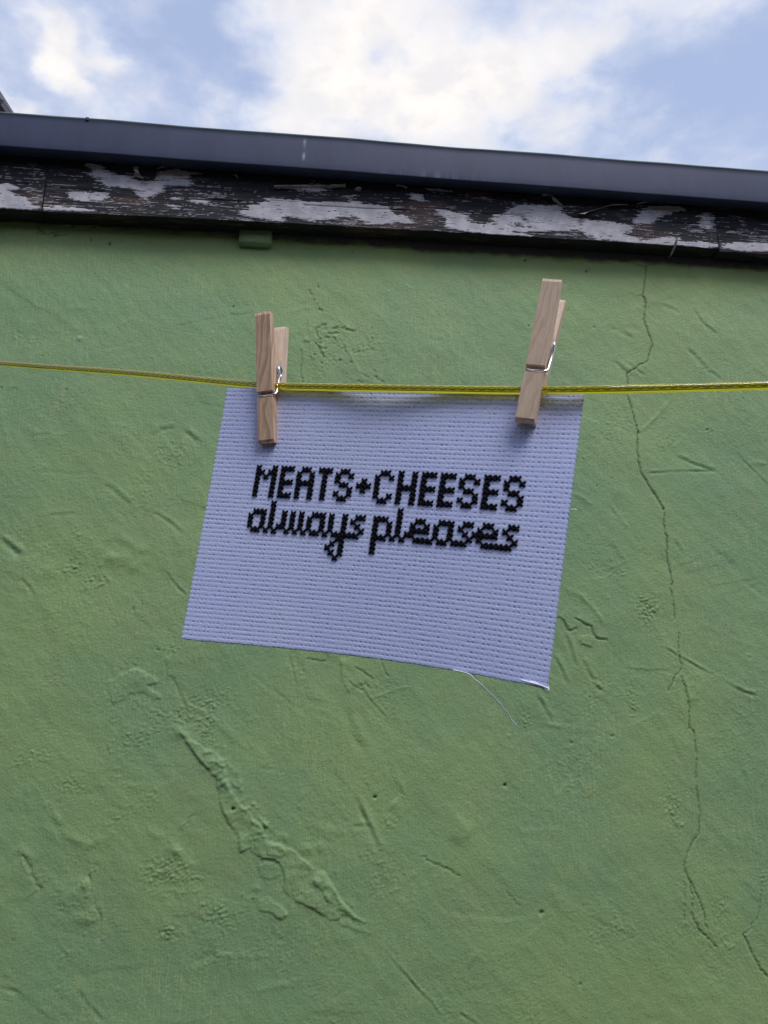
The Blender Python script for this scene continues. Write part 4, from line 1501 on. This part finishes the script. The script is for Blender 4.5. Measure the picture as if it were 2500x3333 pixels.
def jaw_mesh(wd, front, mat, seed):
    """one peg half in the peg's frame: z up its length (0 = gripping tip), y < 0 towards the yard"""
    r_ = random.Random(seed)
    s = -1 if front else 1
    # stations: z, outer offset, inner offset
    out = lambda z: .0058 + .0066 * z / .072
    st = [(0, out(0) - .0006, .0008), (.0012, out(.0012), .0006), (.012, out(.012), .0006), (.0243, out(.0243), .0016), (.0247, out(.0247) - .0022, .0018), (.0276, out(.0276) - .0022, .0021), (.0280, out(.028), .0022), (.0292, out(.0292), .0038),
          (.031, out(.031), .0045), (.0330, out(.033), .0038), (.0342, out(.0342), .0022), (.0365, out(.0365), .0019), (.0385, out(.0385), .0032), (.041, out(.041), .0036), (.0435, out(.0435), .0032), (.048, out(.048), .0036), (.058, out(.058), .0056), (.0705, out(.0705), .0080), (.072, out(.072) - .0005, .0086)]
    bm = bmesh.new()
    rows = []
    for (z, yo, yi) in st:
        jz = (lambda: r_.gauss(0, .00022)) if z in (0, .072) else (lambda: 0)
        rows.append([bm.verts.new((x * wd / 2, s * y, z + jz())) for y, x in ((yo, -1), (yo, -.35), (yo, .3), (yo, 1), (yi, 1), (yi, -1))])
    for a, b_ in zip(rows[:-1], rows[1:]):
        for i in range(6):
            bm.faces.new((a[i], a[(i + 1) % 6], b_[(i + 1) % 6], b_[i]))
    bm.faces.new(rows[0])
    bm.faces.new(rows[-1][::-1])
    bm.edges.ensure_lookup_table()
    rim = [e for e in bm.edges if e.calc_face_angle(0) > .6]
    bmesh.ops.bevel(bm, geom=rim, offset=.00045, segments=2, affect='EDGES', clamp_overlap=True)
    return bm


def make_peg(bot, top, ucell, seed, wd, label, mats, twist=0.0):
    """bot, top: photograph points of the front half's tip and handle end (middle of the face)"""
    # cloth frame where the peg grips
    v_ = 6
    tu = (cloth_pt(ucell + 1, v_) - cloth_pt(ucell - 1, v_)).normalized()
    tv = (cloth_pt(ucell, v_ + 1) - cloth_pt(ucell, v_ - 1)).normalized()
    n = tu.cross(tv).normalized()
    if n.y < 0: n = -n
    d0 = (cloth_pt(ucell, 12) - Vector((0, 0, CAM_Z))).dot(Vector((0, CP, SP)))
    best = None
    bl_ = Vector((0, -.0058, 0))
    tl_ = Vector((0, -.0124, .072))

    def frame(ang):
        zax = (-tv * math.cos(ang) + tu * math.sin(ang)).normalized()
        yax = (n - zax * n.dot(zax)).normalized()
        xax = yax.cross(zax)
        R_ = Matrix((xax, yax, zax)).transposed()
        return R_ @ Matrix.Rotation(twist, 3, 'Z')

    def proj(p):
        q = p - Vector((0, 0, CAM_Z))
        d = q.y * CP + q.z * SP
        return 1250 + F * q.x / d, 1666.5 - F * (-q.y * SP + q.z * CP) / d
    for ang in np.linspace(-.4, .4, 321):
        R_ = frame(ang)
        pos = at(bot[0], bot[1], d0 - .0058) - R_ @ bl_
        tp = proj(pos + R_ @ tl_)
        e = abs(math.atan2(tp[0] - bot[0], bot[1] - tp[1]) - math.atan2(top[0] - bot[0], bot[1] - top[1]))
        if best is None or e < best[0]:
            best = (e, R_, pos, tp)
    _, R_, pos, tp = best
    sc = math.hypot(top[0] - bot[0], top[1] - bot[1]) / math.hypot(tp[0] - bot[0], tp[1] - bot[1])
    mw = Matrix.Translation(at(bot[0], bot[1], d0 - .0058) - R_ @ bl_ * sc) @ R_.to_4x4() @ Matrix.Scale(sc, 4)
    peg = empty('clothes_peg', mw=mw)
    tag(peg, label, 'clothes peg', 'wooden pegs holding the cloth on the line')
    bm_obj('jaw', jaw_mesh(wd, True, mats[0], seed), mats[0], peg)
    bm_obj('jaw', jaw_mesh(wd, False, mats[1], seed + 1), mats[1], peg)
    # spring: coil across the width, a leg down each side, each hooked into a notch
    r, wr, zc_ = .0030, .00075, .0410
    pts = []
    hw = wd / 2 + .0012
    pts.append(Vector((-hw + .002, -.0062, .0260)))
    pts.append(Vector((hw - .0014, -.0066, .0257)))
    pts.append(Vector((hw - .0004, -.0062, .0262)))
    pts.append(Vector((hw, -.0050, .0275)))
    pts.append(Vector((hw, -.0032, .0340)))
    pts.append(Vector((hw, -.0022, .0385)))
    turns = 4
    for i in range(turns * 16 + 1):
        a = math.pi * .98 + -2 * math.pi * i / 16
        k = i / (turns * 16)
        pts.append(Vector((hw - (2 * hw - .0018) * k, r * math.cos(a), zc_ + r * math.sin(a))))
    pts += [Vector((-hw + .0018, .0032, .0340)), Vector((-hw + .0018, .0050, .0275)), Vector((-hw + .0020, .0062, .0262)), Vector((-hw + .0014, .0066, .0257)), Vector((hw - .002, .0062, .0260))]
    link('spring', tube_mesh('spring', pts, wr, 8), steel, peg)
    return peg


redw = wood_material('reddish_peg_wood', (.84, .575, .39), (.58, .345, .225), 3)
palew = wood_material('pale_peg_wood', (.88, .655, .48), (.77, .555, .40), 8)
make_peg((866, 1438), (853, 1016), 10.0, 5, .0092, 'reddish grained wooden peg near the cloth\'s left corner, its rear half showing at the right', (redw, palew))
make_peg((1707, 1368), (1797, 907), 67.0, 9, .0094, 'pale wooden peg leaning to the right near the cloth\'s right corner', (palew, palew))
print('stitches', n_st, 'wall verts', len(V))
